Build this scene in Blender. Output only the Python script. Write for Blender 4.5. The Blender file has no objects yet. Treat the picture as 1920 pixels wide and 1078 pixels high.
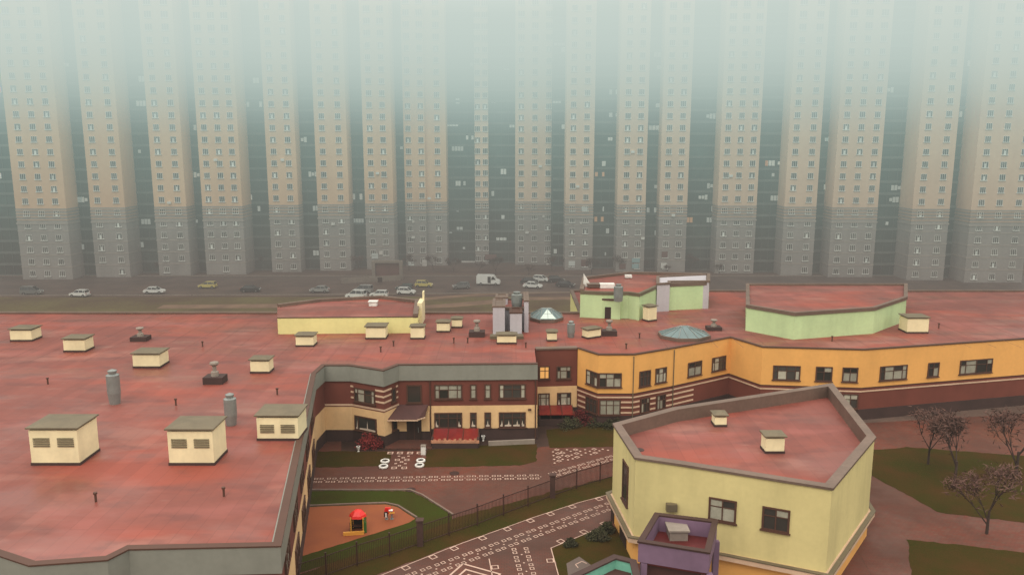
import bpy, bmesh, math, random
from mathutils import Vector, Matrix
R = random.Random(11)
scene = bpy.context.scene
COL = scene.collection
FPX, PITCH, HC = 1502.0, math.radians(10.1), 28.0
CP, SP = math.cos(PITCH), math.sin(PITCH)

# ------------------------------------------------------------------ survey helpers
def ray(px, py):
    u, v = px - 960.0, py - 539.0
    return Vector((u, FPX*CP - v*SP, -FPX*SP - v*CP))
def G(px, py, z=0.0):                       # point of the level z
    d = ray(px, py); t = (z - HC)/d.z
    return Vector((d.x*t, d.y*t, z))
def VY(px, py, Y):                          # point at distance Y
    d = ray(px, py); t = Y/d.y
    return Vector((d.x*t, Y, HC + d.z*t))
def on_wall(A, B, px, py):                  # point of the vertical plane through A, B
    d = ray(px, py)
    ex, ey = B.x - A.x, B.y - A.y
    t = (A.x*ey - A.y*ex)/(d.x*ey - d.y*ex)
    return Vector((d.x*t, d.y*t, HC + d.z*t))
def W2(x, y): return Vector((x, y, 0))

# ------------------------------------------------------------------ materials
def mat(name, col, rough=.85, var=.18, scale=.6, fine=8., dark=None, streak=0., bump=0., metal=0., spec=.4, rnd=0., coat=0.):
    m = bpy.data.materials.new(name); m.use_nodes = True
    nt = m.node_tree; N = nt.nodes; L = nt.links
    b = N['Principled BSDF']
    b.inputs['Roughness'].default_value = rough
    b.inputs['Metallic'].default_value = metal
    b.inputs['Specular IOR Level'].default_value = spec
    b.inputs['Coat Weight'].default_value = coat
    tc = N.new('ShaderNodeTexCoord')
    geo = N.new('ShaderNodeNewGeometry')
    c = N.new('ShaderNodeRGB'); c.outputs[0].default_value = (*col, 1)
    cur = c.outputs[0]
    dk = dark or tuple(x*.45 for x in col)
    def mixin(cur, fac, amount, colr):
        mul = N.new('ShaderNodeMath'); mul.operation = 'MULTIPLY'; mul.inputs[1].default_value = amount
        L.new(fac, mul.inputs[0])
        mx = N.new('ShaderNodeMix'); mx.data_type = 'RGBA'
        L.new(mul.outputs[0], mx.inputs[0]); L.new(cur, mx.inputs[6]); mx.inputs[7].default_value = (*colr, 1)
        return mx.outputs[2]
    def noise(sc, det=4, vec=None, lo=.35, hi=.7):
        n = N.new('ShaderNodeTexNoise'); n.inputs['Scale'].default_value = sc; n.inputs['Detail'].default_value = det
        L.new(vec or geo.outputs['Position'], n.inputs['Vector'])
        r = N.new('ShaderNodeMapRange'); r.inputs[1].default_value = lo; r.inputs[2].default_value = hi
        L.new(n.outputs[0], r.inputs[0]); return r.outputs[0], n
    if var:
        f, n1 = noise(scale, 5); cur = mixin(cur, f, min(1, var*2), dk)
        f, n2 = noise(fine, 6); cur = mixin(cur, f, var, dk)
    if streak:
        mp = N.new('ShaderNodeMapping'); mp.inputs['Scale'].default_value = (.7, .7, .10)
        L.new(geo.outputs['Position'], mp.inputs[0])
        f, _ = noise(1.0, 6, mp.outputs[0], .45, .75); cur = mixin(cur, f, streak*.7, tuple(x*.4 for x in dk))
    if rnd:
        oi = N.new('ShaderNodeObjectInfo')
        hs = N.new('ShaderNodeHueSaturation'); mr = N.new('ShaderNodeMapRange')
        mr.inputs[3].default_value = 1-rnd; mr.inputs[4].default_value = 1+rnd
        L.new(oi.outputs['Random'], mr.inputs[0]); L.new(mr.outputs[0], hs.inputs['Value']); L.new(cur, hs.inputs['Color'])
        cur = hs.outputs[0]
    L.new(cur, b.inputs['Base Color'])
    if bump:
        n = N.new('ShaderNodeTexNoise'); n.inputs['Scale'].default_value = fine*1.5; n.inputs['Detail'].default_value = 5
        L.new(geo.outputs['Position'], n.inputs['Vector'])
        bp = N.new('ShaderNodeBump'); bp.inputs['Strength'].default_value = bump; bp.inputs['Distance'].default_value = .05
        L.new(n.outputs[0], bp.inputs['Height']); L.new(bp.outputs[0], b.inputs['Normal'])
    m['nodes'] = 1
    return m

def emissive(m, col, s):
    b = m.node_tree.nodes['Principled BSDF']
    b.inputs['Emission Color'].default_value = (*col, 1); b.inputs['Emission Strength'].default_value = s
    return m

def paved(name, a, b_, dark, wet=.5, sx=.35):
    """wet paving: slabs, stains, and patches where the damp surface shines"""
    m = mat(name, a, .6, .0, spec=.22)
    nt = m.node_tree; N = nt.nodes; L = nt.links; b = N['Principled BSDF']
    geo = N.new('ShaderNodeNewGeometry')
    br = N.new('ShaderNodeTexBrick'); br.inputs['Scale'].default_value = 1.0
    br.inputs['Brick Width'].default_value = sx; br.inputs['Row Height'].default_value = sx*.6
    br.inputs['Mortar Size'].default_value = .012
    br.inputs['Color1'].default_value = (*a, 1); br.inputs['Color2'].default_value = (*b_, 1)
    br.inputs['Mortar'].default_value = (*dark, 1)
    L.new(geo.outputs['Position'], br.inputs['Vector'])
    def nz(sc, lo, hi, det=6):
        n = N.new('ShaderNodeTexNoise'); n.inputs['Scale'].default_value = sc; n.inputs['Detail'].default_value = det
        L.new(geo.outputs['Position'], n.inputs['Vector'])
        r = N.new('ShaderNodeMapRange'); r.inputs[1].default_value = lo; r.inputs[2].default_value = hi
        L.new(n.outputs[0], r.inputs[0]); return r.outputs[0]
    def mx(cur, f, col, amt):
        mu = N.new('ShaderNodeMath'); mu.operation = 'MULTIPLY'; mu.inputs[1].default_value = amt; L.new(f, mu.inputs[0])
        k = N.new('ShaderNodeMix'); k.data_type = 'RGBA'; L.new(mu.outputs[0], k.inputs[0]); L.new(cur, k.inputs[6]); k.inputs[7].default_value = (*col, 1)
        return k.outputs[2]
    cur = mx(br.outputs['Color'], nz(.12, .4, .62), dark, .75)
    cur = mx(cur, nz(.9, .45, .7), dark, .45)
    cur = mx(cur, nz(14, .4, .7), dark, .35)
    L.new(cur, b.inputs['Base Color'])
    r = N.new('ShaderNodeMapRange'); r.inputs[3].default_value = .75; r.inputs[4].default_value = .75 - wet
    L.new(nz(.2, .45, .6), r.inputs[0]); L.new(r.outputs[0], b.inputs['Roughness'])
    return m

def roofmat(name):
    """damp red felt: blotches of brick red, wine red and pale dried-out patches, faint seams"""
    m = mat(name, (.235, .060, .042), .45, .22, .16, 1.6, (.13, .035, .028), bump=.12, spec=.5)
    nt = m.node_tree; N = nt.nodes; L = nt.links; b = N['Principled BSDF']
    cur = b.inputs['Base Color'].links[0].from_socket
    geo = N.new('ShaderNodeNewGeometry')
    def nz(sc, lo, hi, det=5, off=0):
        mp = N.new('ShaderNodeMapping'); mp.inputs['Location'].default_value = (off, off, off); mp.inputs['Scale'].default_value = (.6, 1.2, 1); L.new(geo.outputs['Position'], mp.inputs[0])
        n = N.new('ShaderNodeTexNoise'); n.inputs['Scale'].default_value = sc; n.inputs['Detail'].default_value = det; n.inputs['Distortion'].default_value = .1
        L.new(mp.outputs[0], n.inputs['Vector'])
        r = N.new('ShaderNodeMapRange'); r.inputs[1].default_value = lo; r.inputs[2].default_value = hi; r.interpolation_type = 'SMOOTHSTEP'
        L.new(n.outputs[0], r.inputs[0]); return r.outputs[0]
    for sc, lo, hi, off, col, amt in ((.13, .48, .64, 3, (.30, .055, .030), .7), (.17, .52, .68, 17, (.29, .085, .070), .6), (.22, .55, .72, 31, (.31, .14, .11), .5), (.7, .64, .8, 9, (.36, .22, .18), .25), (.5, .52, .7, 70, (.12, .035, .03), .5)):
        mu = N.new('ShaderNodeMath'); mu.operation = 'MULTIPLY'; mu.inputs[1].default_value = amt; L.new(nz(sc, lo, hi, 5, off), mu.inputs[0])
        k = N.new('ShaderNodeMix'); k.data_type = 'RGBA'; L.new(mu.outputs[0], k.inputs[0]); L.new(cur, k.inputs[6]); k.inputs[7].default_value = (*col, 1); cur = k.outputs[2]
    br = N.new('ShaderNodeTexBrick'); br.inputs['Scale'].default_value = 1; br.inputs['Brick Width'].default_value = 9.; br.inputs['Row Height'].default_value = 1.0; br.inputs['Mortar Size'].default_value = .016
    br.inputs['Color1'].default_value = (1, 1, 1, 1); br.inputs['Color2'].default_value = (.82, .80, .80, 1); br.inputs['Mortar'].default_value = (.62, .58, .58, 1)
    mp = N.new('ShaderNodeMapping'); mp.inputs['Rotation'].default_value = (0, 0, math.pi/2); L.new(geo.outputs['Position'], mp.inputs[0]); L.new(mp.outputs[0], br.inputs['Vector'])
    k = N.new('ShaderNodeMix'); k.data_type = 'RGBA'; k.blend_type = 'MULTIPLY'; k.inputs[0].default_value = .8; L.new(cur, k.inputs[6]); L.new(br.outputs['Color'], k.inputs[7]); cur = k.outputs[2]
    L.new(cur, b.inputs['Base Color'])
    r = N.new('ShaderNodeMapRange'); r.inputs[3].default_value = .7; r.inputs[4].default_value = .3; L.new(nz(.2, .45, .65, 4, 50), r.inputs[0]); L.new(r.outputs[0], b.inputs['Roughness'])
    return m

M = {}
def defmats():
    M['grass'] = mat('grass_mat', (.031, .031, .0035), .95, .4, .35, 6., (.062, .028, .008), bump=.6, spec=.08)
    M['turf'] = mat('turf_mat', (.036, .048, .005), .95, .35, .35, 6., (.040, .026, .006), bump=.6, spec=.08)
    M['wildgrass'] = mat('wild_grass_mat', (.145, .120, .042), .95, .45, .10, 1.6, (.085, .045, .025), bump=.6)
    M['earth'] = mat('earth_mat', (.145, .088, .066), .95, .4, .12, 2.5, (.050, .030, .024), bump=.4)
    M['asphalt'] = mat('asphalt_mat', (.14, .095, .080), .55, .3, .2, 10., (.04, .032, .03), bump=.2)
    M['trail'] = mat('trail_mat', (.27, .165, .105), .9, .35, .3, 3., (.12, .07, .05))
    M['paving'] = paved('paving_mat', (.160, .040, .025), (.145, .060, .042), (.075, .033, .024), .35)
    M['paving2'] = paved('courtyard_paving_mat', (.140, .043, .029), (.125, .054, .04), (.062, .030, .022), .35)
    M['apron'] = mat('apron_mat', (.050,.024,.017), .6, .35, .4, 6.)
    M['rubber'] = mat('rubber_mat', (.27, .072, .020), .8, .3, .5, 9., (.20, .05, .02))
    M['whiteline'] = mat('white_paving_mat', (.60, .41, .33), .7, .25, 1.2, 12., (.3, .2, .16))
    M['kerb'] = mat('kerb_mat', (.22, .15, .12), .85, .25)
    M['roofred'] = roofmat('red_roof_mat')
    M['seam'] = mat('seam_mat', (.16, .05, .04), .6, .2)
    M['roofpatch'] = mat('roof_patch_mat', (.50, .20, .16), .35, .3, .4, 2., (.40, .10, .07))
    M['tin'] = mat('parapet_tin_mat', (.20, .135, .105), .5, .22, .5, 4., metal=.3)
    M['capbrown'] = mat('cap_tin_mat', (.17, .135, .085), .55, .2, .8, 5., metal=.2)
    M['fascia'] = mat('fascia_mat', (.25, .25, .215), .55, .14, .25, 3., streak=.18)
    M['brick'] = mat('brick_mat', (.175, .046, .030), .85, .2, .4, 14., streak=.15)
    M['stripe'] = mat('stripe_mat', (.66, .46, .32), .8, .18)
    M['cream'] = mat('cream_wall_mat', (.78, .52, .27), .85, .14, .3, 3., streak=.22)
    M['orange'] = mat('orange_wall_mat', (.82, .42, .12), .85, .10, .25, 3., streak=.16)
    M['yellow'] = mat('yellow_wall_mat', (.80, .74, .33), .85, .10, .25, 3., streak=.2)
    M['yellow2'] = mat('near_yellow_wall_mat', (.68, .58, .27), .85, .10, .25, 3., streak=.3)  # darker copy of yellow; darkening towards the frame bottom put into the colour
    M['shaftwall'] = mat('shaft_wall_mat', (.86, .76, .48), .85, .12, .6, 4., streak=.2)
    M['green'] = mat('green_wall_mat', (.54, .70, .38), .85, .12, .3, 3., streak=.22)
    M['lilac'] = mat('lilac_wall_mat', (.52, .49, .53), .85, .12, .3, 3., streak=.25)
    M['violet'] = mat('violet_wall_mat', (.20, .12, .19), .8, .15, .5, 3., streak=.25)
    M['teal'] = mat('teal_wall_mat', (.20, .50, .38), .75, .15, .5, 4., streak=.2)
    M['plinth'] = mat('plinth_mat', (.060,.030,.026), .75, .25, .5, 6.)
    M['frame'] = mat('window_frame_mat', (.085, .035, .022), .6, .1)
    M['glass'] = mat('dark_glass_mat', (.045, .040, .035), .12, .15, .8, 2., spec=.7, rnd=.5)
    M['curtain'] = mat('curtain_mat', (.42, .40, .32), .5, .25, 1.5, 9., rnd=.25)
    M['lace'] = mat('lace_curtain_mat', (.62, .52, .42), .6, .15)
    M['warm'] = emissive(mat('lit_room_mat', (.5, .25, .08), .5, .2), (1, .50, .14), .55)
    M['door'] = mat('door_mat', (.038, .018, .013), .6, .2)
    M['canopy'] = mat('red_canopy_mat', (.22, .014, .012), .3, .35, 1.2, 5., (.12, .008, .008), spec=.6)
    M['canopyedge'] = mat('canopy_edge_mat', (.62, .30, .18), .5, .3, 2.)
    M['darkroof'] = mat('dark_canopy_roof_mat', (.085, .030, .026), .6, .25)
    M['white'] = mat('white_paint_mat', (.80, .78, .74), .5, .12, 2.)
    M['metal'] = mat('grey_metal_mat', (.27, .29, .28), .45, .15, 2., metal=.4)
    M['skyglass'] = mat('skylight_glass_mat', (.11, .17, .175), .15, .2, .8, 3., spec=.8)
    M['palepane'] = mat('pale_glass_mat', (.62, .72, .66), .2, .1)
    M['soil'] = mat('soil_mat', (.03, .02, .014), .95, .3)
    M['fence'] = mat('fence_metal_mat', (.050, .018, .013), .6, .2)
    M['pillar'] = mat('fence_pillar_mat', (.075, .035, .028), .85, .25, 2., 16.)
    # towers
    M['tpeach'] = mat('tower_peach_mat', (.92, .68, .50), .9, .12, .08, 1.2, (.45, .24, .15), streak=.12)
    M['tpeach2'] = mat('tower_orange_mat', (.94, .64, .41), .9, .12, .08, 1.2, (.48, .22, .12), streak=.12)
    M['tgrey'] = mat('tower_grey_brick_mat', (.42, .395, .375), .9, .2, .15, 2., streak=.2)
    M['tband'] = mat('tower_band_mat', (.62, .44, .32), .9, .15)
    M['tline'] = mat('tower_course_mat', (.48, .43, .39), .9, .15)
    M['tglass'] = mat('loggia_glass_mat', (.070, .120, .112), .2, .5, .10, .7, (.012, .016, .016), spec=.7)
    M['tslab'] = mat('loggia_slab_mat', (.17, .20, .19), .8, .3)
    M['tcore'] = mat('tower_core_mat', (.10,.09,.08), .9, .15)
    M['twin'] = mat('tower_window_glass_mat', (.12, .115, .105), .2, .2, spec=.6, rnd=.6)
    M['tsill'] = mat('tower_window_trim_mat', (.90, .92, .88), .6, .1)
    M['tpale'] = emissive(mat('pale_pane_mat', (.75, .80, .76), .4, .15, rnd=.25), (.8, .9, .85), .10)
    M['tlit'] = emissive(mat('lit_pane_mat', (.6, .35, .2), .4, .1), (1, .5, .22), .22)
    M['tyre'] = mat('tyre_mat', (.02, .02, .02), .85, .1)
    M['carglass'] = mat('car_glass_mat', (.03, .035, .04), .08, 0, spec=.8)
    M['lamp'] = mat('headlamp_mat', (.8, .8, .75), .2, 0)
    M['taillamp'] = mat('taillamp_mat', (.35, .02, .02), .3, 0)
    M['hub'] = mat('hub_mat', (.35, .35, .36), .35, .1, metal=.7)
    M['bark'] = mat('bark_mat', (.060, .036, .030), .95, .3)
    M['twig'] = mat('twig_mat', (.115, .058, .046), .95, .3, 1., rnd=.3)
    M['bush'] = mat('bush_leaf_mat', (.050, .052, .018), .9, .4, 1.5, 8., (.03, .018, .01), rnd=.3)
    M['redleaf'] = mat('red_leaf_mat', (.20, .016, .014), .8, .35, 2., 8., (.06, .01, .01), rnd=.3)
    M['darkred'] = mat('dark_red_roof_mat', (.13, .016, .014), .5, .3, .6, 3.)
    M['rust'] = mat('rust_panel_mat', (.20, .095, .080), .8, .25)
    M['concrete'] = mat('concrete_mat', (.30, .25, .21), .85, .2, .5, 4., streak=.2)
    M['redplastic'] = mat('red_plastic_mat', (.75, .02, .015), .4, .1)
    M['greenplastic'] = mat('green_plastic_mat', (.05, .14, .03), .45, .1)
    M['yellowplastic'] = mat('yellow_plastic_mat', (.75, .36, .06), .45, .1)
    M['bluesign'] = mat('blue_sign_mat', (.35, .55, .58), .6, .1)
defmats()

# ------------------------------------------------------------------ mesh builder
WORLD = {}
class MB:
    def __init__(s): s.v = []; s.f = []; s.m = []
    def add(s, vs, fs, mi=0):
        o = len(s.v); s.v += [Vector(p) for p in vs]; s.f += [tuple(i+o for i in f) for f in fs]; s.m += [mi]*len(fs); return s
    def box(s, c, size, rz=0., mi=0, taper=1.):
        hx, hy, hz = size[0]/2, size[1]/2, size[2]/2
        ca, sa = math.cos(rz), math.sin(rz); vs = []
        for dz in (-1, 1):
            k = taper if dz > 0 else 1.
            for dx, dy in ((-1, -1), (1, -1), (1, 1), (-1, 1)):
                x, y = dx*hx*k, dy*hy*k
                vs.append((c[0]+x*ca-y*sa, c[1]+x*sa+y*ca, c[2]+dz*hz))
        return s.add(vs, [(3, 2, 1, 0), (4, 5, 6, 7), (0, 1, 5, 4), (1, 2, 6, 5), (2, 3, 7, 6), (3, 0, 4, 7)], mi)
    def prism(s, pts, z0, z1, mi=0, mtop=None):
        n = len(pts)
        a = sum(pts[i][0]*pts[(i+1) % n][1]-pts[(i+1) % n][0]*pts[i][1] for i in range(n))
        if a < 0: pts = list(reversed(pts))
        vs = [(p[0], p[1], z0) for p in pts]+[(p[0], p[1], z1) for p in pts]
        s.add(vs, [tuple(range(n-1, -1, -1))]+[(i, (i+1) % n, n+(i+1) % n, n+i) for i in range(n)], mi)
        o = len(s.v)-2*n
        s.f.append(tuple(range(o+n, o+2*n))); s.m.append(mi if mtop is None else mtop); return s
    def strip(s, pts, z0, z1, off=0., th=.3, mi=0, closed=False):
        """wall strip along plan polyline, outward = right-hand side of the walking direction"""
        P = [Vector((p[0], p[1])) for p in pts]; n = len(P)
        def nrm(a, b):
            d = (b-a).normalized(); return Vector((d.y, -d.x))
        outs = []
        for i in range(n):
            ns = []
            if i > 0 or closed: ns.append(nrm(P[i-1], P[i]))
            if i < n-1 or closed: ns.append(nrm(P[i], P[(i+1) % n]))
            if len(ns) == 2:
                m = (ns[0]+ns[1]); m.normalize(); k = 1/max(.35, m.dot(ns[0])); outs.append(m*k)
            else: outs.append(ns[0])
        o = [P[i]+outs[i]*off for i in range(n)]; q = [P[i]+outs[i]*(off-th) for i in range(n)]
        for i in range(n if closed else n-1):
            j = (i+1) % n
            vs = [(*o[i], z0), (*o[j], z0), (*q[j], z0), (*q[i], z0), (*o[i], z1), (*o[j], z1), (*q[j], z1), (*q[i], z1)]
            s.add(vs, [(3, 2, 1, 0), (4, 5, 6, 7), (0, 1, 5, 4), (1, 2, 6, 5), (2, 3, 7, 6), (3, 0, 4, 7)], mi)
        return s
    def rod(s, a, b, r0, r1=None, n=6, mi=0):
        a, b = Vector(a), Vector(b); r1 = r0 if r1 is None else r1
        d = (b-a).normalized(); u = d.orthogonal().normalized(); w = d.cross(u)
        vs = []
        for c, r in ((a, r0), (b, r1)):
            for i in range(n):
                t = 2*math.pi*i/n; vs.append(c+u*math.cos(t)*r+w*math.sin(t)*r)
        return s.add(vs, [tuple(range(n-1, -1, -1)), tuple(range(n, 2*n))]+[(i, (i+1) % n, n+(i+1) % n, n+i) for i in range(n)], mi)
    def lathe(s, c, prof, n=16, mi=0):
        vs = []; fs = []
        for r, z in prof:
            for i in range(n):
                t = 2*math.pi*i/n; vs.append((c[0]+r*math.cos(t), c[1]+r*math.sin(t), c[2]+z))
        for k in range(len(prof)-1):
            for i in range(n):
                j = (i+1) % n; fs.append((k*n+i, k*n+j, (k+1)*n+j, (k+1)*n+i))
        fs.append(tuple(range((len(prof)-1)*n, len(prof)*n))); fs.append(tuple(range(n-1, -1, -1)))
        return s.add(vs, fs, mi)
    def build(s, name, mats, parent=None, origin=None, smooth=False):
        if not isinstance(mats, (list, tuple)): mats = [mats]
        if origin is None: origin = WORLD[parent.name] if parent is not None else Vector((0, 0, 0))
        origin = Vector(origin)
        me = bpy.data.meshes.new(name)
        me.from_pydata([v-origin for v in s.v], [], s.f)
        for m in mats: me.materials.append(m)
        me.polygons.foreach_set('material_index', s.m)
        if smooth: me.polygons.foreach_set('use_smooth', [True]*len(me.polygons))
        me.update()
        ob = bpy.data.objects.new(name, me); COL.objects.link(ob)
        if parent is not None:
            ob.parent = parent; ob.location = origin-WORLD[parent.name]
        else: ob.location = origin
        WORLD[ob.name] = origin
        return ob

def tag(o, label, cat=None, group=None):
    o['label'] = label
    if cat: o['category'] = cat
    if group: o['group'] = group
    return o
def thing(name, label, cat, loc=(0, 0, 0), rz=0., group=None):
    o = bpy.data.objects.new(name, None); COL.objects.link(o); o.location = loc; o.rotation_euler = (0, 0, rz)
    o.empty_display_size = .3
    WORLD[o.name] = Vector(loc); return tag(o, label, cat, group)
def kids(o): return [c for c in ALLOBJ() if c.parent == o]
def ALLOBJ(): return list(COL.objects)
def dup(root, loc, rz, label, group=None, scale=None, swap=None):
    r = root.copy(); COL.objects.link(r); r.location = loc; r.rotation_euler = (0, 0, rz); r['label'] = label
    if group: r['group'] = group
    if scale: r.scale = scale
    def rec(src, dst):
        for ch in CH.get(src.name, []):
            c = ch.copy(); COL.objects.link(c); c.parent = dst
            if swap and c.data and c.material_slots and c.name.startswith(swap[0]):
                c.data = c.data.copy(); c.data.materials[0] = swap[1]
            rec(ch, c)
    rec(root, r); return r
CH = {}
def index_children(root):
    for o in COL.objects:
        if o.parent is not None: CH.setdefault(o.parent.name, [])
    for k in list(CH): CH[k] = [o for o in COL.objects if o.parent and o.parent.name == k]
def struct(o): o['kind'] = 'structure'; return o

# ------------------------------------------------------------------ GROUND
Z = [0.0]
def sheet(name, pts, z, m, kind='structure', px=True, label=None):
    P = [G(*p) if px else Vector((*p, 0)) for p in pts]
    P = [(p.x, p.y) for p in P]
    if m in ('grass', 'turf', 'rubber'):
        rr = random.Random(len(P)*7); Q = []
        for i in range(len(P)):
            a, b = Vector(P[i]), Vector(P[(i+1) % len(P)]); k = max(1, min(60, int((b-a).length/.45)))
            for j in range(k):
                q = a.lerp(b, j/k); w_ = .03 if m == 'rubber' else .09
                Q.append((q.x+rr.uniform(-w_, w_), q.y+rr.uniform(-w_, w_)))
        P = Q
    mb = MB(); n = len(P)
    a = sum(P[i][0]*P[(i+1) % n][1]-P[(i+1) % n][0]*P[i][1] for i in range(n))
    if a < 0: P.reverse()
    mb.add([(p[0], p[1], z) for p in P], [tuple(range(n))])
    o = mb.build(name, M[m]); o['kind'] = kind
    return o
sheet('ground', [(-2500, -60), (2500, -60), (2500, 3000), (-2500, 3000)], -.02, 'earth', px=False)
sheet('meadow', [(-260, 92), (260, 92), (260, 149), (-260, 146)], -.012, 'wildgrass', px=False)
sheet('car_park', [(-260, 146.5), (-40, 149), (20, 152), (120, 150), (260, 146), (260, 171), (-260, 171)], -.006, 'asphalt', px=False)
# dirt footpath across the meadow
def ribbon(name, pts, w, z, m):
    mb = MB(); L_ = []; Rr = []
    for i, p in enumerate(pts):
        a = pts[max(0, i-1)]; b = pts[min(len(pts)-1, i+1)]
        d = Vector((b[0]-a[0], b[1]-a[1])).normalized(); n = Vector((-d.y, d.x))*w/2*(1+.15*math.sin(i*1.7))
        L_.append((p[0]+n.x, p[1]+n.y, z)); Rr.append((p[0]-n.x, p[1]-n.y, z))
    k = len(pts)
    mb.add(L_+Rr, [(k+i, k+i+1, i+1, i) for i in range(k-1)])
    return struct(mb.build(name, M[m]))
ribbon('footpath', [(G(x, y).x, G(x, y).y) for x, y in [(300, 575), (560, 573), (700, 572), (800, 575), (850, 572), (920, 566), (990, 560), (1060, 559), (1150, 562), (1400, 560), (1700, 570)]], 3.2, -.004, 'trail')
ribbon('footpath', [(G(x, y).x, G(x, y).y) for x, y in [(780, 562), (850, 556), (930, 550), (1060, 548), (1200, 546)]], 2.0, -.001, 'trail')
kq = [(-260, 146.3), (-40, 148.8), (20, 151.8), (120, 149.8), (260, 145.8)]
mbk = MB(); mbk.strip(kq, -.02, .14, 0, .25); struct(mbk.build('kerb', M['concrete']))
mbk = MB(); mbk.strip([(-260, 171.2), (260, 171.2)], -.02, .14, 0, .25); struct(mbk.build('kerb', M['concrete']))
# yard of the kindergarten
YF = 75.0
sheet('yard_pavement', [(300, 828), (1480, 800), (1700, 1200), (150, 1200)], -.004, 'paving')
sheet('building_apron', [(640, 820), (1008, 820), (1008, 790), (1083, 786), (1250, 775), (1250, 815), (1010, 838), (1003, 843), (640, 846)], .004, 'apron')
sheet('lawn', [(560, 846), (735, 846), (727, 873), (560, 877)], .010, 'grass')
sheet('lawn', [(800, 843), (914, 834), (1008, 832), (1005, 865), (975, 872), (795, 876)], .010, 'grass')
sheet('lawn', [(1024, 806), (1100, 798), (1240, 790), (1240, 836), (1030, 839)], .010, 'grass')
sheet('playground_lawn', [(500, 920), (768, 920), (790, 929), (848, 966), (846, 977), (600, 1062), (500, 1090)], .010, 'turf')
sheet('playground_surface', [(540, 952), (660, 947), (722, 945), (745, 950), (779, 972), (768, 979), (657, 1014), (560, 1044)], .016, 'rubber')
sheet('fence_verge', [(520, 1092), (848, 972), (1036, 921), (1160, 890), (1250, 868), (1250, 905), (1142, 927), (1080, 943), (1000, 969), (850, 1022), (705, 1078), (600, 1120)], .006, 'grass')
sheet('courtyard', [(600, 1121), (705, 1078.5), (850, 1022.5), (1000, 969.5), (1080, 943.5), (1142, 927.5), (1250, 905), (1250, 1150), (600, 1200)], .002, 'paving2')
sheet('planting_bed', [(1034, 1028), (1090, 1006), (1146, 981), (1185, 1010), (1180, 1078), (1140, 1120), (1060, 1120), (1048, 1078)], .010, 'grass')
sheet('planting_bed', [(1062, 1056), (1086, 1043), (1110, 1060), (1098, 1085), (1066, 1085)], .014, 'asphalt')

sheet('yard_pavement', [(1480, 801), (2100, 765), (2300, 1250), (1702, 1200)], -.004, 'paving')
sheet('lawn', [(1560, 850), (1700, 838), (2000, 860), (2100, 1000), (1760, 960)], .010, 'grass')
sheet('lawn', [(1700, 1010), (2050, 1050), (2100, 1200), (1720, 1150)], .010, 'grass')
# white paving pattern
def frame_sq(mb, c, ang, s, t, z):
    ca, sa = math.cos(ang), math.sin(ang)
    def P(x, y): return (c.x+x*ca-y*sa, c.y+x*sa+y*ca, z)
    h = s/2; g = h-t
    mb.add([P(-h, -h), P(h, -h), P(h, h), P(-h, h), P(-g, -g), P(g, -g), P(g, g), P(-g, g)],
           [(0, 1, 5, 4), (1, 2, 6, 5), (2, 3, 7, 6), (3, 0, 4, 7)])
def solid_sq(mb, c, ang, s, z):
    ca, sa = math.cos(ang), math.sin(ang)
    h = s/2
    mb.add([(c.x+x*ca-y*sa, c.y+x*sa+y*ca, z) for x, y in ((-h, -h), (h, -h), (h, h), (-h, h))], [(0, 1, 2, 3)])
ZP = .022
def double_row(mb, a, b, period=1.08, pair=.46, sep=.66, s=.34, skip0=0):
    a = G(*a); b = G(*b); d = (b-a); L_ = d.length; d.normalize(); n = Vector((-d.y, d.x, 0)); ang = math.atan2(d.y, d.x)
    k = int(L_/period)
    for i in range(k+1):
        c = a+d*(i*period)
        for sg in (-1, 1):
            for q in (-pair/2, pair/2):
                frame_sq(mb, c+d*q+n*sg*sep/2, ang, s*.92, .055, ZP)
        solid_sq(mb, c+d*(period/2), ang+.78, .12, ZP)
mb = MB()
double_row(mb, (500, 902), (1024, 893.5))
double_row(mb, (1040, 889), (1165, 853))
mb2 = mb.build('path_tile_pattern', M['whiteline']); struct(mb2)
mb = MB()
double_row(mb, (720, 1102), (1150, 946), period=1.12, pair=.48, sep=.86, s=.34)
double_row(mb, (976, 1032), (994, 1095), period=1.12, pair=.48, sep=.86, s=.34)
struct(mb.build('courtyard_tile_pattern', M['whiteline']))
def line(mb, a, b, w=.065, tabs=None, tabside=-1, s=.5):
    a = G(*a); b = G(*b); d = b-a; L_ = d.length; d.normalize(); n = Vector((-d.y, d.x, 0))*w/2
    mb.add([(p.x, p.y, ZP) for p in (a-n, b-n, b+n, a+n)], [(0, 1, 2, 3)])
    if tabs:
        for t in tabs:
            c = a+d*(L_*t)+n.normalized()*tabside*(s/2+w*.6)
            frame_sq(mb, Vector((c.x, c.y, 0)), math.atan2(d.y, d.x), s, .07, ZP)
mb = MB()
# measured along the upper kerb line
line(mb, (640, 1108), (850, 1024), tabs=[.25, .53, .78, .985])
line(mb, (850, 1024), (1000, 970), tabs=[.32, .63, .93])
line(mb, (1000, 970), (1085, 942), tabs=[.32, .8])
line(mb, (1085, 942), (1147, 925.5), tabs=[.55])
line(mb, (1033, 1027), (1145, 981), tabs=[.2, .58, .93], tabside=1)
line(mb, (1033, 1027), (1049, 1085), tabs=[.42], tabside=-1)
line(mb, (917, 1047), (925, 1090), tabs=[.4], tabside=1)
line(mb, (1079, 1058), (1091, 1052)); line(mb, (1091, 1052), (1100, 1056)); line(mb, (1079, 1058), (1084, 1064))
struct(mb.build('courtyard_edge_line', M['whiteline']))
mb = MB()
c = G(882, 1085)
frame_sq(mb, c, .30+.785, 3.0, .14, ZP); frame_sq(mb, c, .30+.785, 1.9, .14, ZP); frame_sq(mb, c, .30+.785, .9, .2, ZP)
struct(mb.build('courtyard_diamond_pattern', M['whiteline']))
mb = MB()
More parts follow.
